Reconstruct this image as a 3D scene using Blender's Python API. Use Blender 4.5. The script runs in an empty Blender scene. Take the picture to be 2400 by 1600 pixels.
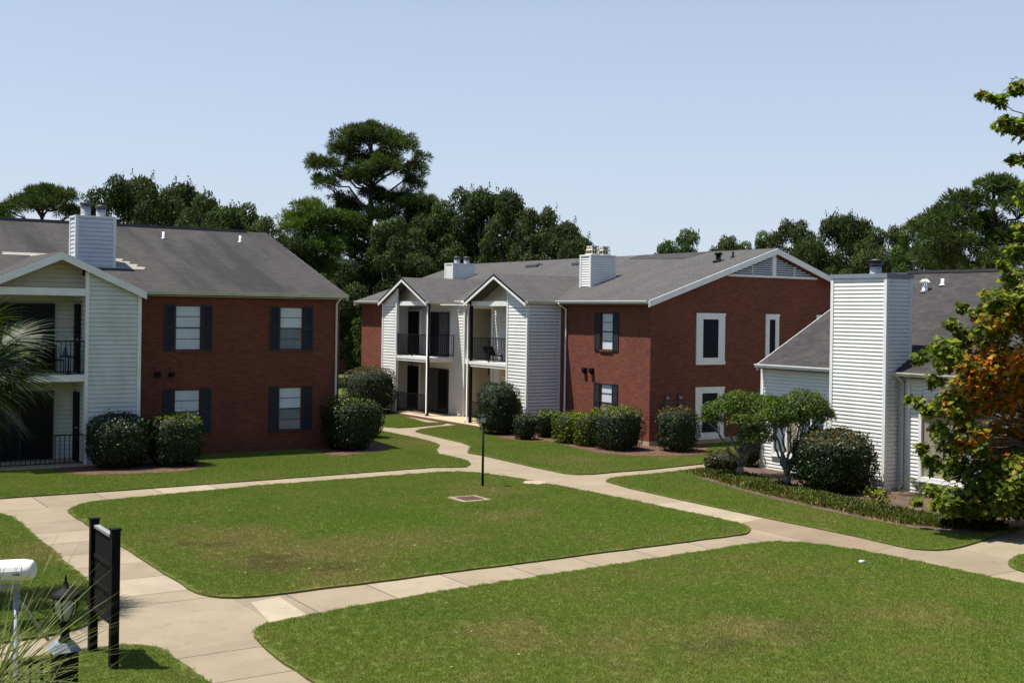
import bpy, math, random
import numpy as np
from mathutils import Vector, Matrix
random.seed(7)
RNG = np.random.default_rng(11)
scn = bpy.context.scene
COL = scn.collection

# ------------------------------------------------------------------ camera model
F = 2797.0; CX, CY = 1200.0, 734.5; ROLL = math.radians(.833); H = 4.8; HD = math.radians(33.05)
FW = np.array([math.sin(HD), math.cos(HD), 0.0]); RT = np.array([math.cos(HD), -math.sin(HD), 0.0])
def ray(x, y):
    dx, dy = x-CX, y-CY
    a = dx*math.cos(ROLL)+dy*math.sin(ROLL); b = -dx*math.sin(ROLL)+dy*math.cos(ROLL)
    return FW + RT*(a/F) + np.array([0, 0, -b/F])
def G(x, y, z=0.0):            # point of the ground seen at a place of the photograph
    r = ray(x, y); t = (z-H)/r[2]
    return np.array([r[0]*t, r[1]*t, z])
def AT(x, y, d):               # point at depth d
    r = ray(x, y)*d
    return np.array([r[0], r[1], H+r[2]])
cam = bpy.data.cameras.new('camera'); camo = bpy.data.objects.new('camera', cam); COL.objects.link(camo)
cam.sensor_width = 36; cam.lens = F/2400*36; cam.clip_end = 3000; cam.clip_start = .1
cam.shift_y = (CY-800)/2400
right = Vector(RT)*math.cos(ROLL) + Vector((0, 0, 1))*(-math.sin(ROLL))
# image "right" direction in the world: un-rolled axes turned by the roll angle
right = Vector(RT)*math.cos(ROLL) + Vector((0, 0, math.sin(ROLL)))
fwd = Vector(FW); up = right.cross(fwd)
m = Matrix((right, up, -fwd)).transposed().to_4x4(); m.translation = (0, 0, H)
camo.matrix_world = m
scn.camera = camo

# ------------------------------------------------------------------ light
SUN = Vector((-.31, .19, 1.0)).normalized()
elev = math.asin(SUN.z)
w = bpy.data.worlds.new('World'); scn.world = w; w.use_nodes = True
nt = w.node_tree; bg = nt.nodes['Background']
sky = nt.nodes.new('ShaderNodeTexSky'); sky.sky_type = 'NISHITA'; sky.sun_disc = False
sky.sun_elevation = elev; sky.sun_rotation = math.atan2(SUN.x, SUN.y)
sky.air_density = 1.1; sky.dust_density = .9; sky.ozone_density = 3.2; sky.altitude = 0
hz = nt.nodes.new('ShaderNodeMix'); hz.data_type = 'RGBA'; tc = nt.nodes.new('ShaderNodeTexCoord'); sx = nt.nodes.new('ShaderNodeSeparateXYZ'); nt.links.new(tc.outputs['Generated'], sx.inputs[0])     # summer haze, thick at the horizon
hr = nt.nodes.new('ShaderNodeValToRGB'); nt.links.new(sx.outputs[2], hr.inputs[0]); hr.color_ramp.elements[0].color = (.72,)*3+(1,); hr.color_ramp.elements[0].position = 0
hr.color_ramp.elements[1].position = .42; hr.color_ramp.elements[1].color = (0, 0, 0, 1); e_ = hr.color_ramp.elements.new(.24); e_.color = (.5,)*3+(1,)
nt.links.new(hr.outputs[0], hz.inputs[0])
nt.links.new(sky.outputs[0], hz.inputs[6]); hz.inputs[7].default_value = (5.5, 6.2, 7.65, 1)
nt.links.new(hz.outputs[2], bg.inputs[0]); bg.inputs[1].default_value = .077
sl = bpy.data.lights.new('sun', 'SUN'); sl.energy = 5.0; sl.angle = math.radians(.53); sl.color = (1, .955, .88)
so = bpy.data.objects.new('sun', sl); COL.objects.link(so)
so.rotation_euler = SUN.to_track_quat('Z', 'Y').to_euler(); so.location = (0, 0, 60)
scn.view_settings.view_transform = 'Standard'; scn.view_settings.look = 'None'
scn.view_settings.exposure = .7; scn.view_settings.gamma = 1.0
scn.render.engine = 'CYCLES'
cy = scn.cycles; cy.max_bounces = 6; cy.diffuse_bounces = 3; cy.glossy_bounces = 2; cy.transmission_bounces = 4; cy.transparent_max_bounces = 8
cy.caustics_reflective = False; cy.caustics_refractive = False

# ------------------------------------------------------------------ materials
def newmat(name):
    mt = bpy.data.materials.new(name); mt.use_nodes = True
    n = mt.node_tree.nodes; l = mt.node_tree.links
    return mt, n, l, n['Principled BSDF']
def ramp(n, l, src, stops):
    r = n.new('ShaderNodeValToRGB'); e = r.color_ramp.elements
    while len(e) < len(stops): e.new(.5)
    for k, (p, c) in enumerate(stops): e[k].position = p; e[k].color = (*c, 1)
    l.new(src, r.inputs[0]); return r.outputs[0]
def noise(n, l, scale, vec=None, detail=3, rough=.55):
    t = n.new('ShaderNodeTexNoise'); t.inputs['Scale'].default_value = scale; t.inputs['Detail'].default_value = detail
    t.inputs['Roughness'].default_value = rough
    if vec is not None: l.new(vec, t.inputs['Vector'])
    return t.outputs['Fac']
def pos(n): return n.new('ShaderNodeNewGeometry').outputs['Position']
def math_(n, l, op, a, b=None):
    t = n.new('ShaderNodeMath'); t.operation = op
    for k, v in enumerate((a, b)):
        if v is None: continue
        if isinstance(v, (int, float)): t.inputs[k].default_value = v
        else: l.new(v, t.inputs[k])
    return t.outputs[0]
def mix(n, l, fac, a, b, mode='MIX'):
    t = n.new('ShaderNodeMix'); t.data_type = 'RGBA'; t.blend_type = mode
    for idx, v in ((0, fac), (6, a), (7, b)):
        if isinstance(v, (int, float)): t.inputs[idx].default_value = v
        elif isinstance(v, tuple): t.inputs[idx].default_value = (*v, 1)
        else: l.new(v, t.inputs[idx])
    return t.outputs[2]
def bump(n, l, h, b, strength=.3, dist=.01):
    t = n.new('ShaderNodeBump'); t.inputs['Strength'].default_value = strength; t.inputs['Distance'].default_value = dist
    l.new(h, t.inputs['Height']); l.new(t.outputs[0], b.inputs['Normal'])
def scalevec(n, l, s):
    mp = n.new('ShaderNodeMapping'); mp.inputs['Scale'].default_value = s; l.new(pos(n), mp.inputs['Vector']); return mp.outputs[0]
def plain(name, c, rough=.6, var=.12, scale=3.0, metal=0.0, coat=0.0, streak=False):
    mt, n, l, b = newmat(name)
    v = scalevec(n, l, (1, 1, .25)) if streak else pos(n)
    f = noise(n, l, scale, v, 5)
    lo = tuple(x*(1-var) for x in c); hi = tuple(min(1, x*(1+var*.6)) for x in c)
    l.new(ramp(n, l, f, [(.3, lo), (.7, hi)]), b.inputs['Base Color'])
    b.inputs['Roughness'].default_value = rough; b.inputs['Metallic'].default_value = metal
    b.inputs['Coat Weight'].default_value = coat; b.inputs['Coat Roughness'].default_value = .05
    return mt
def siding_mat(name, c, dirt):
    mt, n, l, b = newmat(name)
    f = noise(n, l, 1.3, scalevec(n, l, (1, 1, .5)), 6, .65)
    f2 = noise(n, l, 14, pos(n), 3)
    col = ramp(n, l, f, [(.38, c), (.75, dirt)])
    col = mix(n, l, .12, col, ramp(n, l, f2, [(.3, (.45, .46, .42)), (.7, (1, 1, 1))]), 'MULTIPLY')
    l.new(col, b.inputs['Base Color']); b.inputs['Roughness'].default_value = .5
    return mt
def brick_mat(name, c1, c2, mortar):
    mt, n, l, b = newmat(name)
    sp = n.new('ShaderNodeSeparateXYZ'); l.new(pos(n), sp.inputs[0])
    cb = n.new('ShaderNodeCombineXYZ'); l.new(math_(n, l, 'ADD', sp.outputs[0], sp.outputs[1]), cb.inputs[0]); l.new(sp.outputs[2], cb.inputs[1])
    t = n.new('ShaderNodeTexBrick'); l.new(cb.outputs[0], t.inputs['Vector'])
    t.inputs['Scale'].default_value = 1; t.inputs['Brick Width'].default_value = .205; t.inputs['Row Height'].default_value = .068
    t.inputs['Mortar Size'].default_value = .005; t.inputs['Mortar Smooth'].default_value = .1; t.inputs['Bias'].default_value = -.1
    t.inputs['Color1'].default_value = (*c1, 1); t.inputs['Color2'].default_value = (*c2, 1); t.inputs['Mortar'].default_value = (*mortar, 1)
    f = noise(n, l, .7, cb.outputs[0], 5, .6)
    col = mix(n, l, .55, t.outputs['Color'], ramp(n, l, f, [(.3, (.55, .52, .5)), (.7, (1, 1, 1))]), 'MULTIPLY')
    f3 = noise(n, l, 22, cb.outputs[0], 2)
    col = mix(n, l, .45, col, ramp(n, l, f3, [(.3, (.68, .66, .64)), (.5, (.95, .95, .95)), (.72, (1.35, 1.42, 1.45))]), 'MULTIPLY')
    l.new(col, b.inputs['Base Color']); b.inputs['Roughness'].default_value = .85
    inv = math_(n, l, 'SUBTRACT', 1.0, t.outputs['Fac']); bump(n, l, inv, b, .5, .008)
    return mt
def roof_mat(name, c1, c2, axis, stain):
    mt, n, l, b = newmat(name)
    sp = n.new('ShaderNodeSeparateXYZ'); l.new(pos(n), sp.inputs[0])
    cb = n.new('ShaderNodeCombineXYZ'); l.new(sp.outputs[1-axis], cb.inputs[0]); l.new(sp.outputs[axis], cb.inputs[1])
    t = n.new('ShaderNodeTexBrick'); l.new(cb.outputs[0], t.inputs['Vector'])
    t.inputs['Scale'].default_value = 1; t.inputs['Brick Width'].default_value = .3; t.inputs['Row Height'].default_value = .135
    t.inputs['Mortar Size'].default_value = .007; t.inputs['Bias'].default_value = 0
    t.inputs['Color1'].default_value = (*c1, 1); t.inputs['Color2'].default_value = (*c2, 1); t.inputs['Mortar'].default_value = (*tuple(x*.45 for x in c1), 1)
    mp = n.new('ShaderNodeMapping'); mp.inputs['Scale'].default_value = ((1, .16, 1)); l.new(cb.outputs[0], mp.inputs['Vector'])
    f = noise(n, l, 1.0, mp.outputs[0], 4, .6)
    col = mix(n, l, stain, t.outputs['Color'], ramp(n, l, f, [(.38, (.40, .40, .42)), (.58, (1, 1, 1))]), 'MULTIPLY')
    mp2 = n.new('ShaderNodeMapping'); mp2.inputs['Scale'].default_value = ((2.2, 9, 1)); l.new(cb.outputs[0], mp2.inputs['Vector'])
    f2 = noise(n, l, 2.6, mp2.outputs[0], 3, .6)
    col = mix(n, l, .7, col, ramp(n, l, f2, [(.32, (.6, .59, .58)), (.7, (1.05, 1.05, 1.05))]), 'MULTIPLY')
    l.new(col, b.inputs['Base Color']); b.inputs['Roughness'].default_value = .95
    bump(n, l, f2, b, .4, .01)
    return mt
def leaf_mat(name, stops, rough=.45, trans=.25, vscale=.6, vlo=.7, autumn=False, spec=.12):
    mt, n, l, b = newmat(name)
    g = n.new('ShaderNodeNewGeometry')
    col = ramp(n, l, g.outputs['Random Per Island'], stops)
    f = noise(n, l, vscale, g.outputs['Position'], 2)
    col = mix(n, l, 1.0, col, ramp(n, l, f, [(.35, (vlo, vlo, vlo)), (.65, (1.1, 1.1, 1.0))]), 'MULTIPLY')
    if autumn:
        a = n.new('ShaderNodeAttribute'); a.attribute_name = 'autumn'
        oc = ramp(n, l, g.outputs['Random Per Island'], [(0, (.42, .10, .02)), (.35, (.50, .17, .02)), (.6, (.42, .22, .02)), (.85, (.27, .23, .02)), (1, (.60, .30, .04))])
        col = mix(n, l, a.outputs['Fac'], col, oc)
    l.new(col, b.inputs['Base Color']); b.inputs['Roughness'].default_value = rough
    b.inputs['Specular IOR Level'].default_value = spec
    tr = n.new('ShaderNodeBsdfTranslucent'); l.new(mix(n, l, 1.0, col, (1.3, 1.5, .5), 'MULTIPLY'), tr.inputs[0])
    ms = n.new('ShaderNodeMixShader'); ms.inputs[0].default_value = trans
    l.new(b.outputs[0], ms.inputs[1]); l.new(tr.outputs[0], ms.inputs[2])
    l.new(ms.outputs[0], n['Material Output'].inputs[0])
    return mt
TAN, BRN, LUSH = (.40, .31, .14), (.16, .13, .06), (.16, .28, .025)
DRY = [(520, 1265, 1.9, TAN, 0.66), (470, 1275, .9, BRN, 0.58), (700, 1300, 2.0, TAN, 0.66), (640, 1325, 1.0, BRN, 0.67), (820, 1360, 1.5, TAN, 0.60), (770, 1350, .8, BRN, 0.58), (960, 1270, 1.8, TAN, 0.54), (1130, 1150, 1.6, TAN, 0.48), (1200, 1215, 1.5, TAN, 0.48),
       (1750, 1490, 1.3, TAN, 0.66), (1700, 1530, .8, BRN, 0.58), (1180, 1480, 1.2, TAN, 0.54), (1460, 1500, 1.1, TAN, 0.48), (2150, 1450, 1.3, TAN, 0.54), (1900, 1480, .9, BRN, 0.38), (100, 1300, 1.6, TAN, 0.60), (60, 1400, 1.2, TAN, 0.54), (1000, 1040, 1.6, TAN, 0.54), (1330, 1080, 1.8, TAN, 0.48), (1480, 1220, 2.4, LUSH, .7), (880, 1220, 2.2, LUSH, .6), (1560, 1075, 1.4, TAN, 0.48)]
def grass_color(n, l):
    p = pos(n)
    a = noise(n, l, .33, p, 4, .6); b_ = noise(n, l, .95, p, 5, .6); c = noise(n, l, 30, p, 3, .7)
    col = ramp(n, l, a, [(.3, (.158, .242, .036)), (.55, (.215, .290, .048)), (.70, (.27, .275, .08)), (.8, (.33, .27, .11))])
    col2 = ramp(n, l, b_, [(.3, (.158, .245, .036)), (.5, (.215, .290, .046)), (.66, (.27, .27, .08)), (.8, (.32, .26, .10))])
    col = mix(n, l, .5, col, col2)
    w1 = n.new('ShaderNodeTexNoise'); w1.inputs['Scale'].default_value = 1.1; w1.inputs['Detail'].default_value = 4; l.new(p, w1.inputs['Vector'])
    wv = n.new('ShaderNodeVectorMath'); wv.operation = 'MULTIPLY_ADD'; l.new(w1.outputs['Color'], wv.inputs[0]); wv.inputs[1].default_value = (3.2, 3.2, 0); l.new(p, wv.inputs[2])
    for (px, py, rad, c_, st) in DRY:       # worn and dry places in the turf
        g0 = G(px, py); dd = n.new('ShaderNodeVectorMath'); dd.operation = 'DISTANCE'; l.new(wv.outputs[0], dd.inputs[0]); dd.inputs[1].default_value = (g0[0]+1.6, g0[1]+1.6, .03)
        k = math_(n, l, 'MULTIPLY', math_(n, l, 'SUBTRACT', 1.0, math_(n, l, 'MINIMUM', math_(n, l, 'DIVIDE', dd.outputs['Value'], rad), 1.0)), st)
        col = mix(n, l, k, col, c_)
    return mix(n, l, .6, col, ramp(n, l, c, [(.3, (.8, .8, .78)), (.7, (1.12, 1.1, 1.08))]), 'MULTIPLY')
def grass_mat(name, blade):
    mt, n, l, b = newmat(name)
    col = grass_color(n, l)
    if blade:
        g = n.new('ShaderNodeNewGeometry')
        col = mix(n, l, 1.0, col, ramp(n, l, g.outputs['Random Per Island'], [(0, (.78, .82, .72)), (.5, (1.0, 1.0, .95)), (.9, (1.3, 1.22, 1.15)), (1, (1.9, 1.6, 1.6))]), 'MULTIPLY')
        tr = n.new('ShaderNodeBsdfTranslucent'); l.new(col, tr.inputs[0])
        ms = n.new('ShaderNodeMixShader'); ms.inputs[0].default_value = .3
        l.new(b.outputs[0], ms.inputs[1]); l.new(tr.outputs[0], ms.inputs[2]); l.new(ms.outputs[0], n['Material Output'].inputs[0])
    if not blade: col = mix(n, l, 1.0, col, (.36, .34, .28), 'MULTIPLY')      # flat base darkened, putting the blades' self-shading into its colour
    l.new(col, b.inputs['Base Color']); b.inputs['Roughness'].default_value = .6 if blade else .95
    b.inputs['Specular IOR Level'].default_value = .3
    return mt
def concrete_mat(name, axis=None, x0=0.0, step=1.52, c=(.255, .205, .138)):
    mt, n, l, b = newmat(name)
    p = pos(n)
    f = noise(n, l, .8, p, 5, .65); f2 = noise(n, l, 35, p, 3, .7)
    col = ramp(n, l, f, [(.3, tuple(x*.84 for x in c)), (.7, tuple(x*1.1 for x in c))])
    col = mix(n, l, .5, col, ramp(n, l, f2, [(.3, (.75, .74, .72)), (.7, (1.08, 1.08, 1.08))]), 'MULTIPLY')
    f4 = noise(n, l, 2.3, p, 6, .75)
    col = mix(n, l, .65, col, ramp(n, l, f4, [(.28, (.6, .56, .5)), (.45, (1, 1, 1))]), 'MULTIPLY')
    if axis is not None:
        sp = n.new('ShaderNodeSeparateXYZ'); l.new(p, sp.inputs[0])
        u = math_(n, l, 'DIVIDE', math_(n, l, 'SUBTRACT', sp.outputs[axis], x0), step)
        wn = n.new('ShaderNodeTexWhiteNoise'); wn.noise_dimensions = '1D'; l.new(math_(n, l, 'FLOOR', u), wn.inputs['W'])
        col = mix(n, l, 1.0, col, ramp(n, l, wn.outputs['Value'], [(0, (.88, .87, .86)), (.8, (1.04, 1.03, 1.02)), (1, (1.25, 1.3, 1.36))]), 'MULTIPLY')
        fr = math_(n, l, 'FRACT', u)
        d = math_(n, l, 'ABSOLUTE', math_(n, l, 'SUBTRACT', fr, .5))
        j = math_(n, l, 'GREATER_THAN', d, .5-.012/step)
        col = mix(n, l, j, col, (.07, .055, .04))
        bump(n, l, math_(n, l, 'SUBTRACT', 1.0, j), b, .6, .01)
    l.new(col, b.inputs['Base Color']); b.inputs['Roughness'].default_value = .9
    return mt
M = {}
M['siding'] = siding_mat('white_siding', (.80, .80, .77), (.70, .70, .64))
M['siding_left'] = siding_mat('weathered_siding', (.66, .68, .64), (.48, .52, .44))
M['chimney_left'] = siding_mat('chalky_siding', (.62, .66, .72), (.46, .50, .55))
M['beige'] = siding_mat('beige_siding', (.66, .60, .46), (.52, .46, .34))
M['trim'] = plain('white_trim', (.78, .78, .76), .5, .08)
M['trim_old'] = plain('cream_trim', (.60, .58, .47), .55, .15)
M['brick'] = brick_mat('red_brick', (.205, .048, .023), (.110, .029, .016), (.16, .068, .042))
M['brick_far'] = brick_mat('orange_brick', (.42, .17, .09), (.36, .14, .08), (.3, .2, .15))
M['roof_l'] = roof_mat('stained_shingles', (.052, .046, .042), (.034, .031, .029), 1, 1.0)
M['roof_m'] = roof_mat('grey_shingles', (.090, .086, .081), (.068, .065, .062), 0, .25)
M['roof_mw'] = roof_mat('grey_shingles_porch', (.090, .086, .081), (.068, .065, .062), 1, .2)
M['roof_lw'] = roof_mat('stained_shingles_porch', (.064, .056, .051), (.046, .041, .038), 0, .5)
M['roof_c'] = roof_mat('dark_shingles', (.055, .049, .047), (.030, .027, .027), 0, .35)
M['patch'] = plain('new_shingles', (.30, .28, .25), .95, .15, 8)
M['black'] = plain('black_metal', (.004, .004, .005), .7, .2); M['black'].node_tree.nodes['Principled BSDF'].inputs['Specular IOR Level'].default_value = .2
M['shutter'] = plain('black_shutter', (.011, .011, .016), .6, .2)
M['glass'] = plain('dark_glass', (.006, .007, .014), .5, .2); M['glass'].node_tree.nodes['Principled BSDF'].inputs['Specular IOR Level'].default_value = .12
M['door'] = plain('black_door', (.004, .004, .006), .6, .2)
M['blind'] = plain('white_blind', (.62, .68, .72), .5, .1, 2, coat=.6)
M['screen'] = plain('grey_screened_glass', (.16, .20, .24), .4, .2, 2, coat=.6)
M['curtain'] = plain('tan_curtain', (.30, .27, .20), .6, .1, 4, coat=.4)
M['slider'] = plain('sliding_glass', (.006, .007, .010), .3, .3)
M['slider_grey'] = plain('sliding_glass_curtain', (.07, .07, .07), .3, .3)
for q_ in ('door', 'slider', 'slider_grey'): M[q_].node_tree.nodes['Principled BSDF'].inputs['Specular IOR Level'].default_value = .15
M['steel'] = plain('galvanised_steel', (.36, .38, .41), .55, .2, 5, metal=.3)
M['darksteel'] = plain('dark_cap', (.06, .06, .065), .5, .2, 5, metal=.3)
M['capmetal'] = plain('blue_grey_flashing', (.20, .23, .28), .45, .1)
M['tan'] = plain('tan_flue_cap', (.55, .50, .40), .6, .15)
M['slab'] = plain('slab_concrete', (.42, .33, .22), .9, .2, 6)
M['slab_edge'] = brick_mat('slab_brick_edge', (.16, .08, .055), (.12, .06, .045), (.14, .1, .08))
M['grass_base'] = grass_mat('turf', False)
M['grass_blade'] = grass_mat('grass_blades', True)
M['mulch'] = plain('pine_straw_mulch', (.10, .047, .026), .95, .7, 9)
M['soil'] = plain('dry_mulch', (.095, .058, .036), .95, .7, 9)
M['conc'] = concrete_mat('concrete')
M['conc_x'] = concrete_mat('concrete_joints_x', 0, .25)
M['conc_y'] = concrete_mat('concrete_joints_y', 1, .6, 1.3)
M['conc_y2'] = concrete_mat('concrete_joints_right', 1, 1.1, 3.2)
M['conc_dark'] = concrete_mat('stained_concrete', c=(.215, .158, .10))
M['conc_pale'] = concrete_mat('pale_concrete', c=(.34, .28, .20))
M['bark'] = plain('grey_bark', (.11, .095, .08), .9, .4, 12)
M['bark_pine'] = plain('pine_bark', (.035, .028, .024), .95, .3, 8)
M['bark_pale'] = plain('pale_bark', (.15, .14, .12), .9, .35, 15)
M['oak'] = leaf_mat('oak_leaves', [(0, (.024, .042, .013)), (.6, (.052, .078, .022)), (1, (.11, .135, .04))], .7, .2, .45, .45)
M['oak2'] = leaf_mat('olive_oak_leaves', [(0, (.035, .050, .018)), (.6, (.060, .078, .025)), (1, (.10, .12, .045))], .5, .2, .35, .6)
M['oak3'] = leaf_mat('fresh_leaves', [(0, (.045, .080, .018)), (.6, (.075, .125, .03)), (1, (.12, .17, .05))], .5, .25, .35, .65)
M['pine'] = leaf_mat('pine_needles', [(0, (.030, .052, .016)), (.6, (.062, .094, .024)), (1, (.13, .16, .04))], .6, .2, .5, .55)
M['pine2'] = leaf_mat('light_pine_needles', [(0, (.055, .095, .02)), (.6, (.10, .155, .03)), (1, (.17, .22, .05))], .5, .15, .4, .65)
M['shrub'] = leaf_mat('glossy_shrub_leaves', [(0, (.007, .017, .005)), (.6, (.016, .033, .007)), (.92, (.035, .06, .011)), (1, (.11, .13, .03))], .4, .1, 1.2, .7, spec=.28)
M['shrub_red'] = leaf_mat('bronze_tipped_leaves', [(0, (.02, .030, .010)), (.5, (.045, .055, .014)), (.8, (.10, .075, .02)), (1, (.16, .07, .02))], .3, .12, 1.2, .7)
M['shrub_lit'] = leaf_mat('bright_shrub_leaves', [(0, (.040, .070, .008)), (.6, (.10, .14, .012)), (1, (.25, .25, .025))], .4, .2, 1.2, .7)  # yellow-green copy of the shrub leaves; on shrub tops it paints in sunlight
M['privet'] = leaf_mat('privet_leaves', [(0, (.025, .052, .009)), (.5, (.060, .10, .012)), (.9, (.11, .15, .018)), (1, (.18, .20, .03))], .4, .25, 1.4, .6)
M['maple'] = leaf_mat('maple_leaves', [(0, (.045, .072, .012)), (.5, (.095, .135, .018)), (.85, (.24, .26, .035)), (1, (.42, .36, .06))], .4, .48, 1.0, .72, True)
M['cover'] = leaf_mat('groundcover_leaves', [(0, (.045, .065, .016)), (.6, (.09, .12, .028)), (.85, (.17, .17, .05)), (1, (.28, .2, .1))], .5, .2, .8, .7)
M['cover_dry'] = leaf_mat('dry_groundcover_leaves', [(0, (.14, .10, .04)), (.6, (.2, .15, .06)), (1, (.3, .2, .1))], .5, .2, .8, .7)
M['palm_lit'] = leaf_mat('yellow_green_palm_blades', [(0, (.07, .095, .025)), (.5, (.13, .16, .05)), (1, (.32, .32, .16))], .35, .25, 1.5, .7)
M['palm'] = leaf_mat('palm_blades', [(0, (.014, .026, .008)), (.5, (.030, .048, .013)), (.85, (.07, .085, .026)), (1, (.16, .16, .07))], .38, .2, 1.5, .7)
M['palmtan'] = leaf_mat('dry_palm_blades', [(0, (.10, .055, .025)), (.6, (.17, .10, .045)), (1, (.25, .17, .08))], .7, .1, 1.5, .7)
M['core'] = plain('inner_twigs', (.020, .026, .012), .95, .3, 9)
M['yellow'] = plain('yellow_petals', (.62, .42, .03), .6, .15)
M['white'] = plain('white_paint', (.82, .83, .84), .35, .04)
M['whiteglass'] = plain('lantern_glass', (.42, .45, .45), .15, .15, coat=.5)
M['rust'] = plain('rusty_grate', (.16, .085, .06), .85, .3, 20)
M['bluecloth'] = plain('blue_cloth', (.06, .10, .2), .8, .2)

# ------------------------------------------------------------------ mesh helpers
def tag(o, label=None, cat=None, group=None, kind=None):
    if label: o['label'] = label
    if cat: o['category'] = cat
    if group: o['group'] = group
    if kind: o['kind'] = kind
    return o
def empty(name, loc, label, cat, group=None):
    o = bpy.data.objects.new(name, None); COL.objects.link(o); o.location = [float(v) for v in loc]
    o.empty_display_size = .2
    return tag(o, label, cat, group)
def origin(o):
    v = Vector((0, 0, 0))
    while o is not None: v += o.location; o = o.parent
    return v
def link(name, me, mat, parent=None, label=None, loc=None):
    o = bpy.data.objects.new(name, me); COL.objects.link(o)
    if mat is not None:
        for q in (mat if isinstance(mat, list) else [mat]): me.materials.append(q)
    if parent is not None: o.parent = parent
    if loc is not None: o.location = loc
    if label: o['label'] = label
    return o
class MB:
    def __init__(s): s.v = []; s.f = []; s.sm = []
    def poly(s, pts, smooth=False):
        k = len(s.v); s.v += [tuple(float(c) for c in p) for p in pts]; s.f.append(tuple(range(k, k+len(pts)))); s.sm.append(smooth); return s
    def box(s, x0, x1, y0, y1, z0, z1):
        if x0 > x1: x0, x1 = x1, x0
        if y0 > y1: y0, y1 = y1, y0
        return s.hexa([(x0, y0, z0), (x1, y0, z0), (x1, y1, z0), (x0, y1, z0)], [(x0, y0, z1), (x1, y0, z1), (x1, y1, z1), (x0, y1, z1)])
    def hexa(s, lo, hi):
        k = len(s.v); n = len(lo); s.v += [tuple(map(float, p)) for p in lo]+[tuple(map(float, p)) for p in hi]
        s.f.append(tuple(k+i for i in reversed(range(n)))); s.f.append(tuple(k+n+i for i in range(n)))
        for i in range(n): j = (i+1) % n; s.f.append((k+i, k+j, k+n+j, k+n+i))
        s.sm += [False]*(n+2); return s
    def abox(s, axis, c0, c1, a0, a1, z0, z1):     # axis = the axis the wall faces along
        return s.box(c0, c1, a0, a1, z0, z1) if axis == 0 else s.box(a0, a1, c0, c1, z0, z1)
    def tube(s, pts, rad, n=8, cap=True):
        pts = [Vector(p) for p in pts]; k0 = len(s.v)
        if isinstance(rad, (int, float)): rad = [rad]*len(pts)
        ref = None
        for i, p in enumerate(pts):
            t = (pts[min(i+1, len(pts)-1)]-pts[max(i-1, 0)]).normalized()
            if ref is None: ref = Vector((0, 0, 1)).cross(t) if abs(t.z) < .9 else Vector((1, 0, 0)).cross(t)
            u = (ref-t*ref.dot(t)).normalized(); ref = u; vv = t.cross(u)
            for q in range(n):
                a = 2*math.pi*q/n; s.v.append(tuple(p+(u*math.cos(a)+vv*math.sin(a))*rad[i]))
        for i in range(len(pts)-1):
            for q in range(n):
                a, b = k0+i*n+q, k0+i*n+(q+1) % n
                s.f.append((a, b, b+n, a+n)); s.sm.append(True)
        if cap:
            s.f.append(tuple(k0+q for q in reversed(range(n)))); s.f.append(tuple(k0+(len(pts)-1)*n+q for q in range(n))); s.sm += [False, False]
        return s
    def lathe(s, cx, cy_, prof, n=16):             # prof: list of (r, z)
        return s.tube([(cx, cy_, z) for r, z in prof], [max(r, .001) for r, z in prof], n)
    def build(s, name, mat, parent=None, label=None):
        me = bpy.data.meshes.new(name)
        if parent is not None:
            o = origin(parent); vs = [(a-o.x, b-o.y, c-o.z) for a, b, c in s.v]
        else: vs = s.v
        me.from_pydata(vs, [], s.f); me.polygons.foreach_set('use_smooth', s.sm); me.update()
        return link(name, me, mat, parent, label)
def npmesh(name, verts, nper, faces_per):           # verts (n*nper,3); the same small faces for every island
    n = len(verts)//nper; me = bpy.data.meshes.new(name)
    fp = np.array([i for f in faces_per for i in f]); sizes = np.array([len(f) for f in faces_per])
    loops = (fp[None, :]+(np.arange(n)*nper)[:, None]).ravel()
    tot = np.tile(sizes, n); start = np.concatenate(([0], np.cumsum(tot)[:-1]))
    me.vertices.add(len(verts)); me.vertices.foreach_set('co', verts.astype(np.float32).ravel())
    me.loops.add(len(loops)); me.loops.foreach_set('vertex_index', loops.astype(np.int32))
    me.polygons.add(len(tot)); me.polygons.foreach_set('loop_start', start.astype(np.int32))
    me.update(calc_edges=True); me.validate()
    return me
def unit(a): return a/np.maximum(np.linalg.norm(a, axis=-1, keepdims=True), 1e-6)
def leaves(P, N, L, W, rng, kind='diamond', droop=0.0):
    """leaf islands at points P; N = rough outward directions"""
    n = len(P); nr = unit(N+rng.normal(0, .42, (n, 3))); ax = unit(np.cross(nr, rng.normal(0, 1, (n, 3)))+N*.25+np.array([0, 0, -droop]))
    side = unit(np.cross(ax, nr)); nr = np.cross(side, ax)
    Ls = (L*rng.uniform(.7, 1.3, n))[:, None]; Ws = (W*rng.uniform(.7, 1.3, n))[:, None]
    if kind == 'diamond':
        V = np.stack([P, P+ax*Ls*.5+side*Ws*.5, P+ax*Ls, P+ax*Ls*.5-side*Ws*.5], 1).reshape(-1, 3)
        return V, 4, [(0, 1, 2, 3)]
    if kind == 'fold':
        V = np.stack([P, P+ax*Ls*.45+side*Ws*.5+nr*Ws*.18, P+ax*Ls, P+ax*Ls*.45-side*Ws*.5+nr*Ws*.18], 1).reshape(-1, 3)
        return V, 4, [(0, 1, 2), (0, 2, 3)]
    if kind == 'maple':
        sh = [(0, 0, 0), (.10, .45, .05), (.32, .30, 0), (.55, .58, .08), (.60, .22, 0), (1.0, 0, -.1), (.60, -.22, 0), (.55, -.58, .08), (.32, -.30, 0), (.10, -.45, .05)]
        V = np.stack([P+ax*Ls*a+side*Ws*b+nr*Ws*c for a, b, c in sh], 1).reshape(-1, 3)
        return V, 10, [(0, 1, 2), (0, 2, 4, 5), (2, 3, 4), (0, 5, 6, 8), (6, 7, 8), (8, 9, 0)]

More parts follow.
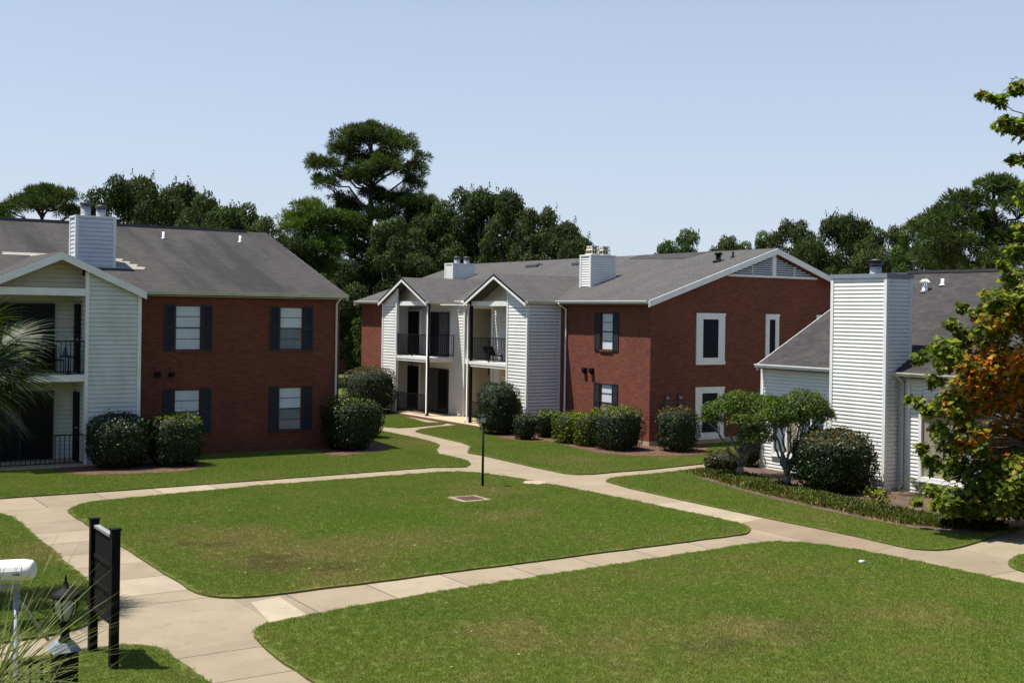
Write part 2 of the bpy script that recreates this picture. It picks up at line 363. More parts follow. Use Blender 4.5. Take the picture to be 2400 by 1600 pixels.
# ------------------------------------------------------------------ ground, walkways, lawns
def sheet(name, pts, z, mat, kind='structure', thick=None):
    mb = MB(); P = [(p[0], p[1], z) for p in pts]
    area = sum(P[i][0]*P[(i+1) % len(P)][1]-P[(i+1) % len(P)][0]*P[i][1] for i in range(len(P)))
    if area < 0: P = P[::-1]
    if thick: mb.hexa([(a, b, z-thick) for a, b, _ in P], P)
    else: mb.poly(P)
    o = mb.build(name, mat); tag(o, kind=kind); return o
sheet('ground', [(-900, -200), (1100, -200), (1100, 1600), (-900, 1600)], -.06, M['grass_base'])
sheet('courtyard_concrete', [(-16, 3), (60, 3), (60, 62), (-16, 62)], -.004, M['conc'])
sheet('walkway', [(-14, 30.0), (19.4, 30.0), (19.4, 32.4), (-14, 32.4)], .0, M['conc_x'])
sheet('walkway', [(5.0, 19.4), (7.0, 19.4), (7.0, 29.99), (5.0, 29.99)], .0, M['conc_y'])
sheet('walkway', [(7.0, 17.2), (19.2, 17.2), (19.2, 19.6), (7.0, 19.6)], .0, M['conc_x'])
sheet('walkway', [(4.6, 6), (7.2, 6), (7.2, 16.6), (4.6, 16.6)], .0, M['conc_y'])
sheet('walkway', [(19.2, 4), (21.6, 4), (21.6, 29.98), (19.2, 29.98)], .0, M['conc_y2'])

sheet('walkway', [tuple(G(*q)[:2]) for q in ((588, 1411), (655, 1398), (728, 1446), (650, 1478))], .004, M['conc_pale'])
sheet('walkway', [tuple(G(*q)[:2]) for q in ((1722, 1228), (1800, 1212), (2105, 1277), (2020, 1300))], .004, M['conc_dark'])
def rounded(pts, r=.6, seg=6):
    """polygon corners rounded; each pt (x, y[, r])"""
    out = []; n = len(pts)
    for i in range(n):
        p = Vector(pts[i][:2]); a = Vector(pts[i-1][:2]); b = Vector(pts[(i+1) % n][:2])
        rr = pts[i][2] if len(pts[i]) > 2 else r
        da, db = (a-p), (b-p); k = min(rr, da.length*.45, db.length*.45)
        if k < .02: out.append((p.x, p.y)); continue
        q0, q1 = p+da.normalized()*k, p+db.normalized()*k
        for s in range(seg+1):
            t = s/seg; out.append(tuple(q0*(1-t)**2+p*2*t*(1-t)+q1*t*t))
    return out
def wob(pts, step=.35, amp=.018):
    out = []; n = len(pts); rg = random.Random(3)
    for i in range(n):
        a, b = Vector(pts[i]), Vector(pts[(i+1) % n]); L = (b-a).length; k = max(1, int(L/step))
        if L > 12: k = max(1, int(L/.5))
        for s in range(k):
            p = a.lerp(b, s/k); out.append((p.x+rg.uniform(-amp, amp), p.y+rg.uniform(-amp, amp)))
    return out
def g2(*pp): return [tuple(G(x, y)[:2]) for x, y in pp]
LAWN_Z = .035
lawns = []
def lawn(pts, r=.6, wobble=True):
    P = rounded(pts, r)
    if wobble: P = wob(P)
    o = sheet('lawn', P, LAWN_Z, M['grass_base'], thick=.06); lawns.append(o); return o
lawn([(6.55, 18.95, 1.1), (9.6, 18.98, 0), (18.9, 19.2, .75), (19.58, 20.0, .5), (19.5, 24.0, 0), (19.2, 28.4, 1.2), (18.6, 31.15, 1.6), (12, 30.9, 0), (7.2, 30.2, .9), (6.55, 29.2, .6)])
lawn([(6.25, 5), (6.3, 15.5, 0), (6.45, 17.25, 1.1), (9.9, 17.75, 0), (14.8, 18.1, 0), (18.9, 18.35, 1.2), (19.6, 16.6, .8), (19.7, 13, 0), (19.8, 5)], .3)
lawn([(-14, 19.0), (-14, 30.0), (4.9, 30.0, .4), (5.35, 28.9, .3), (5.2, 19.3, .9), (4.2, 18.25, .4), (-2, 17.6)], .2)
lawn([(-6, 6), (-6, 16.4), (3.6, 17.2, .4), (5.05, 17.2, 1.0), (5.15, 15.0, .3), (5.1, 6)], .2)
lawn([(-14, 31.75, 0), (8.7, 31.8, 0), (13.5, 31.98, 0), (18.1, 32.2, 0)] + g2((1093, 1095), (1103, 1087), (1095, 1080), (1068, 1073), (1030, 1066), (1023, 1058), (1025, 1050), (1031, 1044), (1021, 1039), (996, 1032), (960, 1024), (928, 1017), (882, 1009), (845, 1002)) + [(20.5, 44.5, 0), (18.2, 46, 0), (-14, 46, 0)], .12)
lawn(g2((884, 996), (889, 985), (905, 974), (930, 972), (960, 980), (1000, 992), (1048, 991), (1035, 995), (960, 1002), (930, 1003), (905, 1001)), .1, False)
lawn(g2((973, 1012), (985, 1007), (1030, 1001), (1078, 997)) + [(25.9, 43.0), (25.9, 39.0), (27.8, 38.6), (27.8, 33.5), (42, 33.5), (42, 29.5)] + g2((1700, 1079), (1650, 1087), (1520, 1101), (1440, 1107), (1390, 1112), (1350, 1113), (1320, 1110), (1250, 1095), (1127, 1067), (1096, 1062), (1103, 1046), (1080, 1037), (1040, 1028)), .1, False)
lawn(g2((1418, 1129), (1425, 1124), (1450, 1119), (1540, 1111), (1640, 1098), (1720, 1090)) + [(30, 27.4), (27.2, 27.2), (27.2, 17.2)] + g2((2400, 1238), (2350, 1252), (2290, 1272), (2260, 1281), (2230, 1288), (2190, 1291), (2140, 1288), (2090, 1278), (2000, 1257), (1800, 1216), (1600, 1173), (1480, 1146)), .15, False)
lawn(g2((2362, 1322), (2365, 1314), (2378, 1307), (2400, 1300)) + [(27, 12.5), (27, 4), (21.2, 4)] + g2((2400, 1342), (2370, 1331)), .15, False)
lawn(g2((2460, 1210)) + [(27.2, 16.6), (60, 16.6), (60, 13.4), (27.3, 13.4), (26.2, 14.4)], .15, False)
# mulch beds
def bed(pts, mat, z=.05, r=.3):
    o = sheet('mulch_bed', wob(rounded(pts, r), .3, .04), z, mat, thick=.07); return o
bed(g2((1150, 1015), (1165, 1026), (1200, 1033), (1240, 1037), (1290, 1036), (1340, 1050), (1400, 1064), (1480, 1071), (1600, 1071), (1650, 1066), (1660, 1050)) + [(30, 33.5), (28, 33.5), (28, 39), (26.4, 39.3), (26.4, 42)], M['mulch'])
bed(g2((120, 1108), (205, 1117), (320, 1113), (420, 1109), (465, 1102), (478, 1092)) + [(12.4, 38.2), (8.9, 38.2)], M['mulch'])
bed(g2((735, 1058), (765, 1068), (800, 1071), (850, 1065), (915, 1055), (900, 1040)) + [(19.0, 40.5), (16.4, 38.2)], M['mulch'])
bed(g2((880, 985), (905, 970), (930, 967)) + [(26.2, 51.8), (20.5, 44.5)], M['mulch'])
bed(g2((1622, 1108), (1640, 1124), (1690, 1138), (1760, 1160), (1900, 1193), (2050, 1224), (2150, 1243), (2230, 1252), (2310, 1254), (2400, 1236)) + [(27.25, 17), (27.25, 27.3), (28.5, 29)], M['soil'])

# grass tufts on the lawns, one object, geometry nodes
def tuft_mesh(sd=5):
    rng = np.random.default_rng(sd); n = 84
    P = np.c_[rng.uniform(-.075, .075, (n, 2)), np.zeros(n)]
    d = unit(np.c_[rng.normal(0, .38, (n, 2)), np.ones(n)]); h = rng.uniform(.020, .036, n)[:, None]
    a = rng.uniform(0, math.pi, n); s = np.c_[np.cos(a), np.sin(a), np.zeros(n)]*.0030
    bend = np.c_[rng.normal(0, .006, (n, 2)), np.zeros(n)]
    V = np.stack([P-s, P+s, P+d*h*.6+s*.7, P+d*h+bend, P+d*h*.6-s*.7], 1).reshape(-1, 3)
    me = npmesh('grass_tuft', V, 5, [(0, 1, 2, 3, 4)]); me.materials.append(M['grass_blade']); return me
def scatter(name, pts, meshes, label, cat, zrot=True, smin=.8, smax=1.3, seed=0):
    """one 'stuff' object: points carrying instances through geometry nodes"""
    me = bpy.data.meshes.new(name); me.from_pydata([tuple(map(float, p)) for p in pts], [], []); me.update()
    o = bpy.data.objects.new(name, me); COL.objects.link(o); tag(o, label, cat, kind='stuff')
    lib = bpy.data.collections.new(name+'_source')
    for q in meshes:
        lo = bpy.data.objects.new(q.name, q); lib.objects.link(lo)
    ng = bpy.data.node_groups.new(name, 'GeometryNodeTree')
    ng.interface.new_socket('Geometry', in_out='INPUT', socket_type='NodeSocketGeometry'); ng.interface.new_socket('Geometry', in_out='OUTPUT', socket_type='NodeSocketGeometry')
    n = ng.nodes; l = ng.links
    gi = n.new('NodeGroupInput'); go = n.new('NodeGroupOutput')
    m2p = n.new('GeometryNodeMeshToPoints'); iop = n.new('GeometryNodeInstanceOnPoints'); ci = n.new('GeometryNodeCollectionInfo')
    ci.inputs[0].default_value = lib; ci.inputs['Separate Children'].default_value = True; ci.inputs['Reset Children'].default_value = True
    rv = n.new('FunctionNodeRandomValue'); rv.data_type = 'FLOAT_VECTOR'; rv.inputs[0].default_value = (-.05, -.05, 0); rv.inputs[1].default_value = (.05, .05, 6.28)
    rs = n.new('FunctionNodeRandomValue'); rs.data_type = 'FLOAT'
    fl = [s for s in rs.inputs if s.type == 'VALUE']; fl[0].default_value = smin; fl[1].default_value = smax
    for s in rs.inputs:
        if s.name == 'Seed': s.default_value = 3
    ri = n.new('FunctionNodeRandomValue'); ri.data_type = 'INT'
    il = [s for s in ri.inputs if s.type == 'INT' and s.name in ('Min', 'Max')]; il[0].default_value = 0; il[1].default_value = max(0, len(meshes)-1)
    e2r = n.new('FunctionNodeEulerToRotation'); l.new(rv.outputs[0], e2r.inputs[0])
    l.new(gi.outputs[0], m2p.inputs[0]); l.new(m2p.outputs[0], iop.inputs['Points']); l.new(ci.outputs[0], iop.inputs['Instance'])
    iop.inputs['Pick Instance'].default_value = True
    l.new([s for s in ri.outputs if s.type == 'INT'][0], iop.inputs['Instance Index'])
    l.new(e2r.outputs[0], iop.inputs['Rotation']); l.new([s for s in rs.outputs if s.type == 'VALUE'][0], iop.inputs['Scale'])
    l.new(iop.outputs[0], go.inputs[0])
    md = o.modifiers.new('scatter', 'NODES'); md.node_group = ng
    return o
def inside(poly, X, Y):
    r = np.zeros(len(X), bool); j = len(poly)-1
    for i in range(len(poly)):
        xi, yi = poly[i]; xj, yj = poly[j]
        c = ((yi > Y) != (yj > Y)) & (X < (xj-xi)*(Y-yi)/((yj-yi) or 1e-9)+xi)
        r ^= c; j = i
    return r
lawn_polys = [[(v.co.x, v.co.y) for v in o.data.vertices][len(o.data.vertices)//2:] for o in lawns]
def visible(X, Y, margin=60):
    f = X*FW[0]+Y*FW[1]; a = X*RT[0]+Y*RT[1]; fs = np.maximum(f, .1)
    px = CX+a/fs*F; py = CY+H/fs*F+(px-CX)*math.tan(ROLL)
    return (f > 5) & (px > -margin) & (px < 2400+margin) & (py < 1720+margin*.4)
pts = []
beds = [o for o in COL.objects if o.name.startswith('mulch_bed')]
bed_polys = [[(v.co.x, v.co.y) for v in o.data.vertices][len(o.data.vertices)//2:] for o in beds]
for P in lawn_polys:
    xs = [p[0] for p in P]; ys = [p[1] for p in P]
    x0, x1, y0, y1 = max(min(xs), -12), min(max(xs), 40), max(min(ys), 6), min(max(ys), 52)
    if x1 <= x0 or y1 <= y0: continue
    st = .098; gx, gy = np.meshgrid(np.arange(x0, x1, st), np.arange(y0, y1, st)); X = gx.ravel(); Y = gy.ravel()
    X = X+RNG.uniform(-.06, .06, len(X)); Y = Y+RNG.uniform(-.06, .06, len(Y)); n = len(X)
    vis = visible(X, Y, 750); X, Y = X[vis], Y[vis]; keep = inside(P, X+.045, Y) & inside(P, X-.045, Y) & inside(P, X, Y+.045) & inside(P, X, Y-.045)
    for B in bed_polys: keep &= ~inside(B, X, Y)
    pts.append(np.c_[X[keep], Y[keep], np.full(keep.sum(), LAWN_Z-.003)])
pts = np.concatenate(pts)
# gaps where things are set into the turf
PAD = G(1100, 1171); MH = np.array([19.0, 27.9, 0])
keep = ~((abs(pts[:, 0]-PAD[0]) < .5) & (abs(pts[:, 1]-PAD[1]) < .5)) & (np.hypot(pts[:, 0]-MH[0], pts[:, 1]-MH[1]) > .38)
scatter('grass', pts[keep], [tuft_mesh(q) for q in (5, 6, 7, 8, 9)], 'short mown green grass with tan patches over all the lawns', 'grass', smin=.9, smax=1.15)

lm = MB().poly([(0, -.02, 0), (.03, -.005, .006), (.045, .02, 0), (.015, .03, .008), (-.02, .015, 0)]).build('fallen_leaf', plain('dry_leaf', (.42, .30, .16), .8, .4, 30)); lme = lm.data; bpy.data.objects.remove(lm)
fp_ = np.c_[RNG.uniform(2, 30, 420), RNG.uniform(12, 34, 420), np.full(420, .058)]; fp_ = fp_[:220]; fp_ = fp_[visible(fp_[:, 0], fp_[:, 1], 300)]
fp_ = fp_[[any(inside(P, fp_[i:i+1, 0], fp_[i:i+1, 1])[0] for P in lawn_polys) for i in range(len(fp_))]]
scatter('fallen_leaves', fp_, [lme], 'scattered small dry leaves lying on the lawns', 'leaves', smin=.3, smax=.75)

# ------------------------------------------------------------------ buildings
def siding(mb, axis, c, a0, a1, z0, z1, ns, lap, bounds=None, prou=.017):
    z = z0
    while z < z1-1e-3:
        zt = min(z+lap, z1)
        b0 = bounds(z) if bounds else (a0, a1); b1 = bounds(zt) if bounds else (a0, a1)
        if b0[1]-b0[0] > .01:
            if b1[1] < b1[0]: mid = (b1[0]+b1[1])/2; b1 = (mid, mid)
            co, ci = c+ns*prou, c+ns*.003
            def P(a, cc, zz): return (cc, a, zz) if axis == 0 else (a, cc, zz)
            g_, cb = min(.022, (zt-z)*.4), c-ns*.02
            mb.poly([P(b0[0], co, z+g_), P(b0[1], co, z+g_), P(b1[1], ci, zt), P(b1[0], ci, zt)])
            mb.poly([P(b0[0], cb, z+g_), P(b0[1], cb, z+g_), P(b0[1], co, z+g_), P(b0[0], co, z+g_)])
            mb.poly([P(b0[0], cb, z), P(b0[1], cb, z), P(b0[1], cb, z+g_), P(b0[0], cb, z+g_)])
            mb.poly([P(b0[0], cb, z), P(b0[1], cb, z), P(b0[1], ci, z), P(b0[0], ci, z)])
        z = zt
def holed(mb, axis, c, depth, a0, a1, z0, z1, holes, ns):
    """flat wall with real openings; reveals run depth inward"""
    A = sorted({a0, a1, *[h[0] for h in holes], *[h[1] for h in holes]}); Z = sorted({z0, z1, *[h[2] for h in holes], *[h[3] for h in holes]})
    def P(a, cc, zz): return (cc, a, zz) if axis == 0 else (a, cc, zz)
    for i in range(len(A)-1):
        for j in range(len(Z)-1):
            am, zm = (A[i]+A[i+1])/2, (Z[j]+Z[j+1])/2
            if any(h[0] < am < h[1] and h[2] < zm < h[3] for h in holes): continue
            mb.poly([P(A[i], c, Z[j]), P(A[i+1], c, Z[j]), P(A[i+1], c, Z[j+1]), P(A[i], c, Z[j+1])])
    ci = c-ns*depth
    for h in holes:
        for a in h[:2]: mb.poly([P(a, c, h[2]), P(a, ci, h[2]), P(a, ci, h[3]), P(a, c, h[3])])
        for zz in h[2:4]: mb.poly([P(h[0], c, zz), P(h[1], c, zz), P(h[1], ci, zz), P(h[0], ci, zz)])
def window(B, axis, c, a0, a1, z0, z1, ns, mats, shut=.30, sill=True, sides=(True, True), rail=True):
    d = c-ns*.07
    fr = MB(); t = .035
    fo = d+ns*.03
    fr.abox(axis, d, fo, a0, a0+t, z0, z1); fr.abox(axis, d, fo, a1-t, a1, z0, z1)
    fr.abox(axis, d, fo+ns*.002, a0, a1, z0, z0+t); fr.abox(axis, d, fo+ns*.002, a0, a1, z1-t, z1)
    n = len(mats)
    if rail:
        for k in range(1, n):
            zz = z0+(z1-z0)*k/n; h = .022 if k == n//2 else .009
            fr.abox(axis, d, fo-ns*.004, a0, a1, zz-h, zz+h)
    W = fr.build('window', M['darksteel'] if rail else M['trim'], B)
    for k, mt in enumerate(mats):
        MB().abox(axis, d-ns*.02, d+ns*.01, a0+.01, a1-.01, z0+(z1-z0)*k/n, z0+(z1-z0)*(k+1)/n-.003).build('pane', M[mt], W)
    if sill:
        s = MB().abox(axis, c-ns*.07, c+ns*.05, a0-.03, a1+.03, z0-.055, z0); s.build('sill', M['trim'] if sill == 'w' else M['brick'], W)
    if shut:
        for k in (0, 1):
            if not sides[k]: continue
            s0 = a0-.02-shut if k == 0 else a1+.02; s1 = s0+shut
            mb = MB(); mb.abox(axis, c, c+ns*.03, s0, s0+.05, z0-.03, z1+.03).abox(axis, c, c+ns*.03, s1-.05, s1, z0-.03, z1+.03)
            for q in (z0-.03, (z0+z1)/2-.04, z1-.04): mb.abox(axis, c, c+ns*.032, s0+.05, s1-.05, q, q+.07)
            zz = z0+.05
            while zz < z1-.06:
                p0, p1 = c+ns*.006, c+ns*.026
                def P(a, cc, z_): return (cc, a, z_) if axis == 0 else (a, cc, z_)
                mb.poly([P(s0+.05, p1, zz), P(s1-.05, p1, zz), P(s1-.05, p0, zz+.045), P(s0+.05, p0, zz+.045)])
                zz += .042
            mb.abox(axis, c, c+ns*.004, s0+.05, s1-.05, z0, z1)
            mb.build('shutter', M['shutter'], B)
    return W
def slope_slab(mb, axis, r0, zr, e0, ze, b0, b1, t=.14):
    """roof slab from ridge (coord r0 along 'axis', zr) to eave (e0, ze), spanning b0..b1 on the other axis"""
    def P(a, b, z): return (a, b, z) if axis == 0 else (b, a, z)
    mb.hexa([P(r0, b0, zr-t), P(e0, b0, ze-t), P(e0, b1, ze-t), P(r0, b1, zr-t)], [P(r0, b0, zr), P(e0, b0, ze), P(e0, b1, ze), P(r0, b1, zr)])
def rake_board(B, axis, plane, r0, zr, e0, ze, h=.2, t=.04, mat='trim', name='rake_board'):
    mb = MB()
    def P(a, c, z): return (c, a, z) if axis == 0 else (a, c, z)     # axis = facing axis, plane = position on it
    p0, p1 = plane-t, plane
    mb.hexa([P(r0, p0, zr-h), P(e0, p0, ze-h), P(e0, p1, ze-h), P(r0, p1, zr-h)], [P(r0, p0, zr-.012), P(e0, p0, ze-.012), P(e0, p1, ze-.012), P(r0, p1, zr-.012)])
    return mb.build(name, M[mat], B)
def gutter(B, axis, edge, a0, a1, z, ns, mat='trim'):
    mb = MB(); s = .11
    def P(c, a, zz): return (c, a, zz) if axis == 0 else (a, c, zz)
    o = edge+ns*s
    prof = [(edge, z), (edge, z-.11), (edge+ns*.07, z-.11), (edge+ns*.085, z-.06), (o, z-.03), (o, z), (o-ns*.012, z), (o-ns*.012, z-.02), (edge+ns*.07, z-.09), (edge+ns*.012, z-.09), (edge+ns*.012, z)]
    for i in range(len(prof)-1):
        (c0, z0), (c1, z1) = prof[i], prof[i+1]
        mb.poly([P(c0, a0, z0), P(c0, a1, z0), P(c1, a1, z1), P(c1, a0, z1)])
    for a in (a0, a1): mb.poly([P(c, a, zz) for c, zz in prof[:6]])
    return mb.build('gutter', M[mat], B)
def downspout(B, pts, mat='trim', r=.042):
    return MB().tube(pts, r, 4).build('downspout', M[mat], B)
def railing(B, p0, p1, z0, h=.98, step=.115, stub=True):
    mb = MB(); p0 = Vector(p0); p1 = Vector(p1); L = (p1-p0).length; n = max(2, int(L/step))
    d = (p1-p0)/n
    for i in range(n+1):
        p = p0+d*i; r = .010 if 0 < i < n else .02
        mb.box(p.x-r, p.x+r, p.y-r, p.y+r, z0 if i in (0, n) else z0+.06, z0+h-.02)
    for zz, r in ((z0+h, .018), (z0+.07, .014)):
        q = Vector((0, 0, zz)); w_ = Vector((.0, .0, 0))
        x0, x1 = sorted((p0.x, p1.x)); y0, y1 = sorted((p0.y, p1.y))
        mb.box(x0-r, x1+r, y0-r, y1+r, zz-r, zz+r)
    return mb.build('railing', M['black'], B)
def chimney_box(B, x0, x1, y0, y1, z0, z1, lap, mat, cap=None, name='chimney', capm='trim'):
    """siding-clad stack with corner boards and a cap; returns the chimney part"""
    mb = MB(); mb.box(x0+.015, x1-.015, y0+.015, y1-.015, z0, z1-.02)
    for axis, c, a0, a1, ns in ((0, x0, y0, y1, -1), (0, x1, y0, y1, 1), (1, y0, x0, x1, -1), (1, y1, x0, x1, 1)):
        siding(mb, axis, c, a0+.03, a1-.03, z0, z1-.06, ns, lap)
    ch = mb.build(name, M[mat], B)
    k = .07; p = .032
    for x, sx in ((x0, -1), (x1, 1)):
        for y, sy in ((y0, -1), (y1, 1)):
            MB().box(x+sx*p, x-sx*k, y+sy*p, y-sy*k, z0, z1-.062).build('corner_board', M['trim'], ch)
    MB().box(x0-.035, x1+.035, y0-.035, y1+.035, z1-.06, z1).build('chimney_top', M[capm], ch)
    return ch
def flue(ch, x, y, z, r=.13, h=.28):
    mb = MB(); mb.lathe(x, y, [(r*1.25, z), (r*1.05, z+.03), (r, z+.06), (r, z+h)], 18)
    f = mb.build('flue', M['steel'], ch)
    MB().lathe(x, y, [(r*1.16, z+h+.03), (r*1.2, z+h+.04), (r*1.2, z+h+.12), (r*.9, z+h+.135)], 18).lathe(x, y, [(r*.6, z+h-.01), (r*.6, z+h+.05)], 10).build('flue_cap', M['darksteel'], ch)
def roof_vent(B, x, y, z, r=.05, h=.25, mat='white', name='vent_pipe'):
    mb = MB().lathe(x, y, [(r*2.6, z-.02), (r*1.3, z+.03), (r, z+.05), (r, z+h)], 10); return mb.build(name, M[mat], B)

# ---------- left building -------------------------------------------------------
LY = 38.25; LR = 17.85
BL = empty('apartment_building', (10, LY, 0), 'two storey brick apartment building with dark stained roof on the left', 'building')
win = [(11.92, 12.78, .72, 2.18), (15.50, 16.34, .72, 2.18), (11.92, 12.78, 3.45, 4.91), (15.50, 16.34, 3.45, 4.91)]
mb = MB(); holed(mb, 1, LY, .12, 10.45, LR-.15, -.06, 5.3, win, -1)
mb.poly([(LR-.15, LY, -.06), (LR-.15, 53.2, -.06), (LR-.15, 53.2, 5.3), (LR-.15, 45.7, 7.8), (LR-.15, LY, 5.3)])
mb.poly([(-14, 53.2, -.06), (LR-.15, 53.2, -.06), (LR-.15, 53.2, 5.3), (-14, 53.2, 5.3)])
mb.box(-14, 4.9, LY, LY+.1, -.06, 5.3); mb.box(-14.05, -13.95, LY, 53.2, -.06, 5.3)
mb.build('wall', M['brick'], BL)
for k, h in enumerate(win):
    mats = [['screen', 'screen', 'blind', 'blind'], ['screen', 'screen', 'blind', 'blind'], ['blind']*4, ['screen', 'screen', 'blind', 'blind']][k]
    window(BL, 1, LY, *h, -1, mats, .34)
mb = MB(); slope_slab(mb, 1, 45.7, 7.9, 37.95, 5.36, -14.3, LR); slope_slab(mb, 1, 45.7, 7.897, 53.45, 5.36, -14.3, LR); RL = mb.build('roof', M['roof_l'], BL)
MB().box(-14, 17.0, 45.55, 45.85, 7.86, 7.96).build('ridge_vent', M['darksteel'], RL)
rake_board(BL, 0, LR+.02, 45.7, 7.9, 37.95, 5.36); rake_board(BL, 0, LR+.02, 45.7, 7.9, 53.45, 5.36)
gutter(BL, 1, 37.95, 10.5, LR+.02, 5.36, -1, 'trim_old'); MB().box(10.5, LR-.1, 37.97, LY, 5.2, 5.22).build('soffit', M['trim_old'], BL)
downspout(BL, [(17.62, 37.9, 5.3), (17.60, 38.0, 5.2), (17.56, 38.19, 5.05), (17.56, 38.19, .15), (17.54, 38.05, .08)])
downspout(BL, [(10.62, 37.9, 5.3), (10.60, 38.19, 5.05), (10.60, 38.19, .15), (10.58, 38.05, .08)])
# porch wing, facing -Y
WY = 36.95; wx0, wxs, wx1, wxc = 5.7, 8.82, 10.42, 8.05
def wing_bounds(c, zr, slope, lo, hi):
    def f(z):
        if z <= zr-slope*max(abs(lo-c), abs(hi-c)): return (lo, hi)
        d = (zr-z)/slope; return (max(lo, c-d), min(hi, c+d))
    return f
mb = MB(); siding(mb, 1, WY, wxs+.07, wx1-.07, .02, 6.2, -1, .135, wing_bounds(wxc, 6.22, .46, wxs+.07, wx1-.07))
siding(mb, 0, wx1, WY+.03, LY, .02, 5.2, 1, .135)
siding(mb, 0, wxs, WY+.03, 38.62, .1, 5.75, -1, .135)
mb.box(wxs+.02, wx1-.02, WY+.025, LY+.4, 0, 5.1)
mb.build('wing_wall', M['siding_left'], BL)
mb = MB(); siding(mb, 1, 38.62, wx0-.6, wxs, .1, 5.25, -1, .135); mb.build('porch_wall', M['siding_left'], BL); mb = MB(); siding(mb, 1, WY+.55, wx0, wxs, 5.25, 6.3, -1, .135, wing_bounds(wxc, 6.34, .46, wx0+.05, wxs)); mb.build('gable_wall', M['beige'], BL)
mb = MB()
mb.box(wxs-.03, wxs+.07, WY-.04, WY+.12, 0, 5.86); mb.build('corner_board', M['trim'], BL); MB().box(wx1-.07, wx1+.032, WY-.04, WY+.05, 0, 5.2).build('corner_board', M['trim'], BL)
MB().box(wx0+.04, wxs-.012, WY, WY+.12, 5.14, 5.36).build('beam', M['trim'], BL)
mb = MB(); slope_slab(mb, 0, wxc, 6.44, 10.52, 5.32, WY-.22, 42.5, .1); slope_slab(mb, 0, wxc, 6.437, 5.58, 5.32, WY-.22, 42.5, .1); mb.build('wing_roof', M['roof_lw'], BL)
rake_board(BL, 1, WY-.2, wxc, 6.44, 10.55, 5.31, .24); rake_board(BL, 1, WY-.2, wxc, 6.437, 5.55, 5.31, .24)
MB().box(wx0-.3, wxs-.01, WY+.02, 38.6, 2.58, 2.78).build('balcony_slab', M['trim'], BL)
MB().box(wx0-.3, wxs+.02, WY-.1, 38.6, -.06, .1).build('porch_slab', M['slab'], BL)
railing(BL, (wx0+.1, WY+.06, 0), (wxs-.02, WY+.06, 0), 2.8, .98, .135); railing(BL, (wx0+.1, WY+.02, 0), (wxs-.02, WY+.02, 0), .1, .9, .135)
MB().box(wx0, wx0+.12, WY, WY+.12, 0, 5.3).build('post', M['trim'], BL)
for zz in (.12, 2.8):
    D = MB().box(6.2, 8.26, 38.52, 38.6, zz, zz+2.1).build('sliding_door', M['shutter'], BL)
    MB().box(6.26, 7.25, 38.50, 38.518, zz+.05, zz+2.04).build('pane', M['slider'], D); MB().box(7.31, 8.2, 38.505, 38.519, zz+.05, zz+2.04).build('pane', M['slider'], D)
    D = MB().box(wxs-.07, wxs-.02, 37.55, 38.2, zz, zz+2.1).build('door', M['door'], BL)
    MB().lathe(wxs-.09, 37.62, [(.03, zz+1.0), (.035, zz+1.02), (.03, zz+1.05)], 8).build('handle', M['steel'], D)
MB().box(11.27, 11.43, LY-.14, LY, 2.60, 2.76).build('wall_vent', M['black'], BL); MB().box(11.72, 11.88, LY-.13, LY, 2.61, 2.74).build('wall_vent', M['black'], BL)
# chimney and shingle patch
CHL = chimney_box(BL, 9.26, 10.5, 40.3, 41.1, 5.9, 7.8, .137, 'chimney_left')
flue(CHL, 9.62, 40.6, 7.8, .155, .32); flue(CHL, 10.15, 40.75, 7.8, .155, .26)
def on_l(y): return 5.36+(7.9-5.36)/(45.7-37.95)*(y-37.95)
mb = MB()
for k in range(10):
    ya = 40.15+k*.145; yb = ya+.14; xr = 11.45-.085*k+(k % 2)*.16; xl = 8.6-.1*k+(k % 2)*.15
    if k > 7: xl -= .6
    mb.poly([(xl, ya, on_l(ya)+.012), (xr, ya, on_l(ya)+.012), (xr, yb, on_l(yb)+.008), (xl, yb, on_l(yb)+.008)])
mb.build('roof_patch', M['patch'], RL, 'pale new shingles around the chimney')
roof_vent(BL, 13.26, 44.14, on_l(44.14), .045, .24); roof_vent(BL, 16.21, 44.13, on_l(44.13), .045, .24)

# ---------- middle building ------------------------------------------------------
MX = 27.95; MY = 33.68; MYE = 57.6; RX = 34.07; RZ = 7.5; EX = 27.65; EZ = 5.34; RE = 40.5
BM = empty('apartment_building', (MX, MY, 0), 'red brick apartment building with two white gabled porches in the middle', 'building')
win = [(35.92, 36.66, 3.45, 4.87), (35.92, 36.66, .72, 2.16)]
winf = [(53.55, 54.4, 3.45, 4.87), (53.55, 54.4, .72, 2.16)]
mb = MB(); holed(mb, 0, MX, .12, MY, 39.4, -.06, 5.3, win, -1); holed(mb, 0, MX, .12, 51.95, MYE, -.06, 5.3, winf, -1)
gw = [(30.14, 31.58, 2.99, 4.91), (30.14, 31.58, .18, 2.13), (33.73, 34.45, 2.99, 4.91), (33.73, 34.45, .18, 2.13), (36.56, 38.0, 2.99, 4.91), (36.56, 38.0, .18, 2.13)]
holed(mb, 1, MY, .12, MX, 40.2, -.06, 5.3, gw, -1)
mb.poly([(MX, MY, 5.3), (40.2, MY, 5.3), (RX, MY, RZ-.08)]); mb.poly([(MX, MYE, -.06), (40.2, MYE, -.06), (40.2, MYE, 5.3), (RX, MYE, RZ-.08), (MX, MYE, 5.3)])
mb.poly([(40.2, MY, -.06), (40.2, MYE, -.06), (40.2, MYE, 5.3), (40.2, MY, 5.3)])
mb.build('wall', M['brick'], BM)
MB().box(MX-.008, 40.2, MY-.008, MY, -.06, .22).box(MX-.008, MX, MY, 39.3, -.06, .2).build('foundation', M['slab'], BM)
window(BM, 0, MX, *win[0], -1, ['blind']*4, .36, True); window(BM, 0, MX, *win[1], -1, ['curtain', 'curtain', 'blind', 'blind'], .36, True)
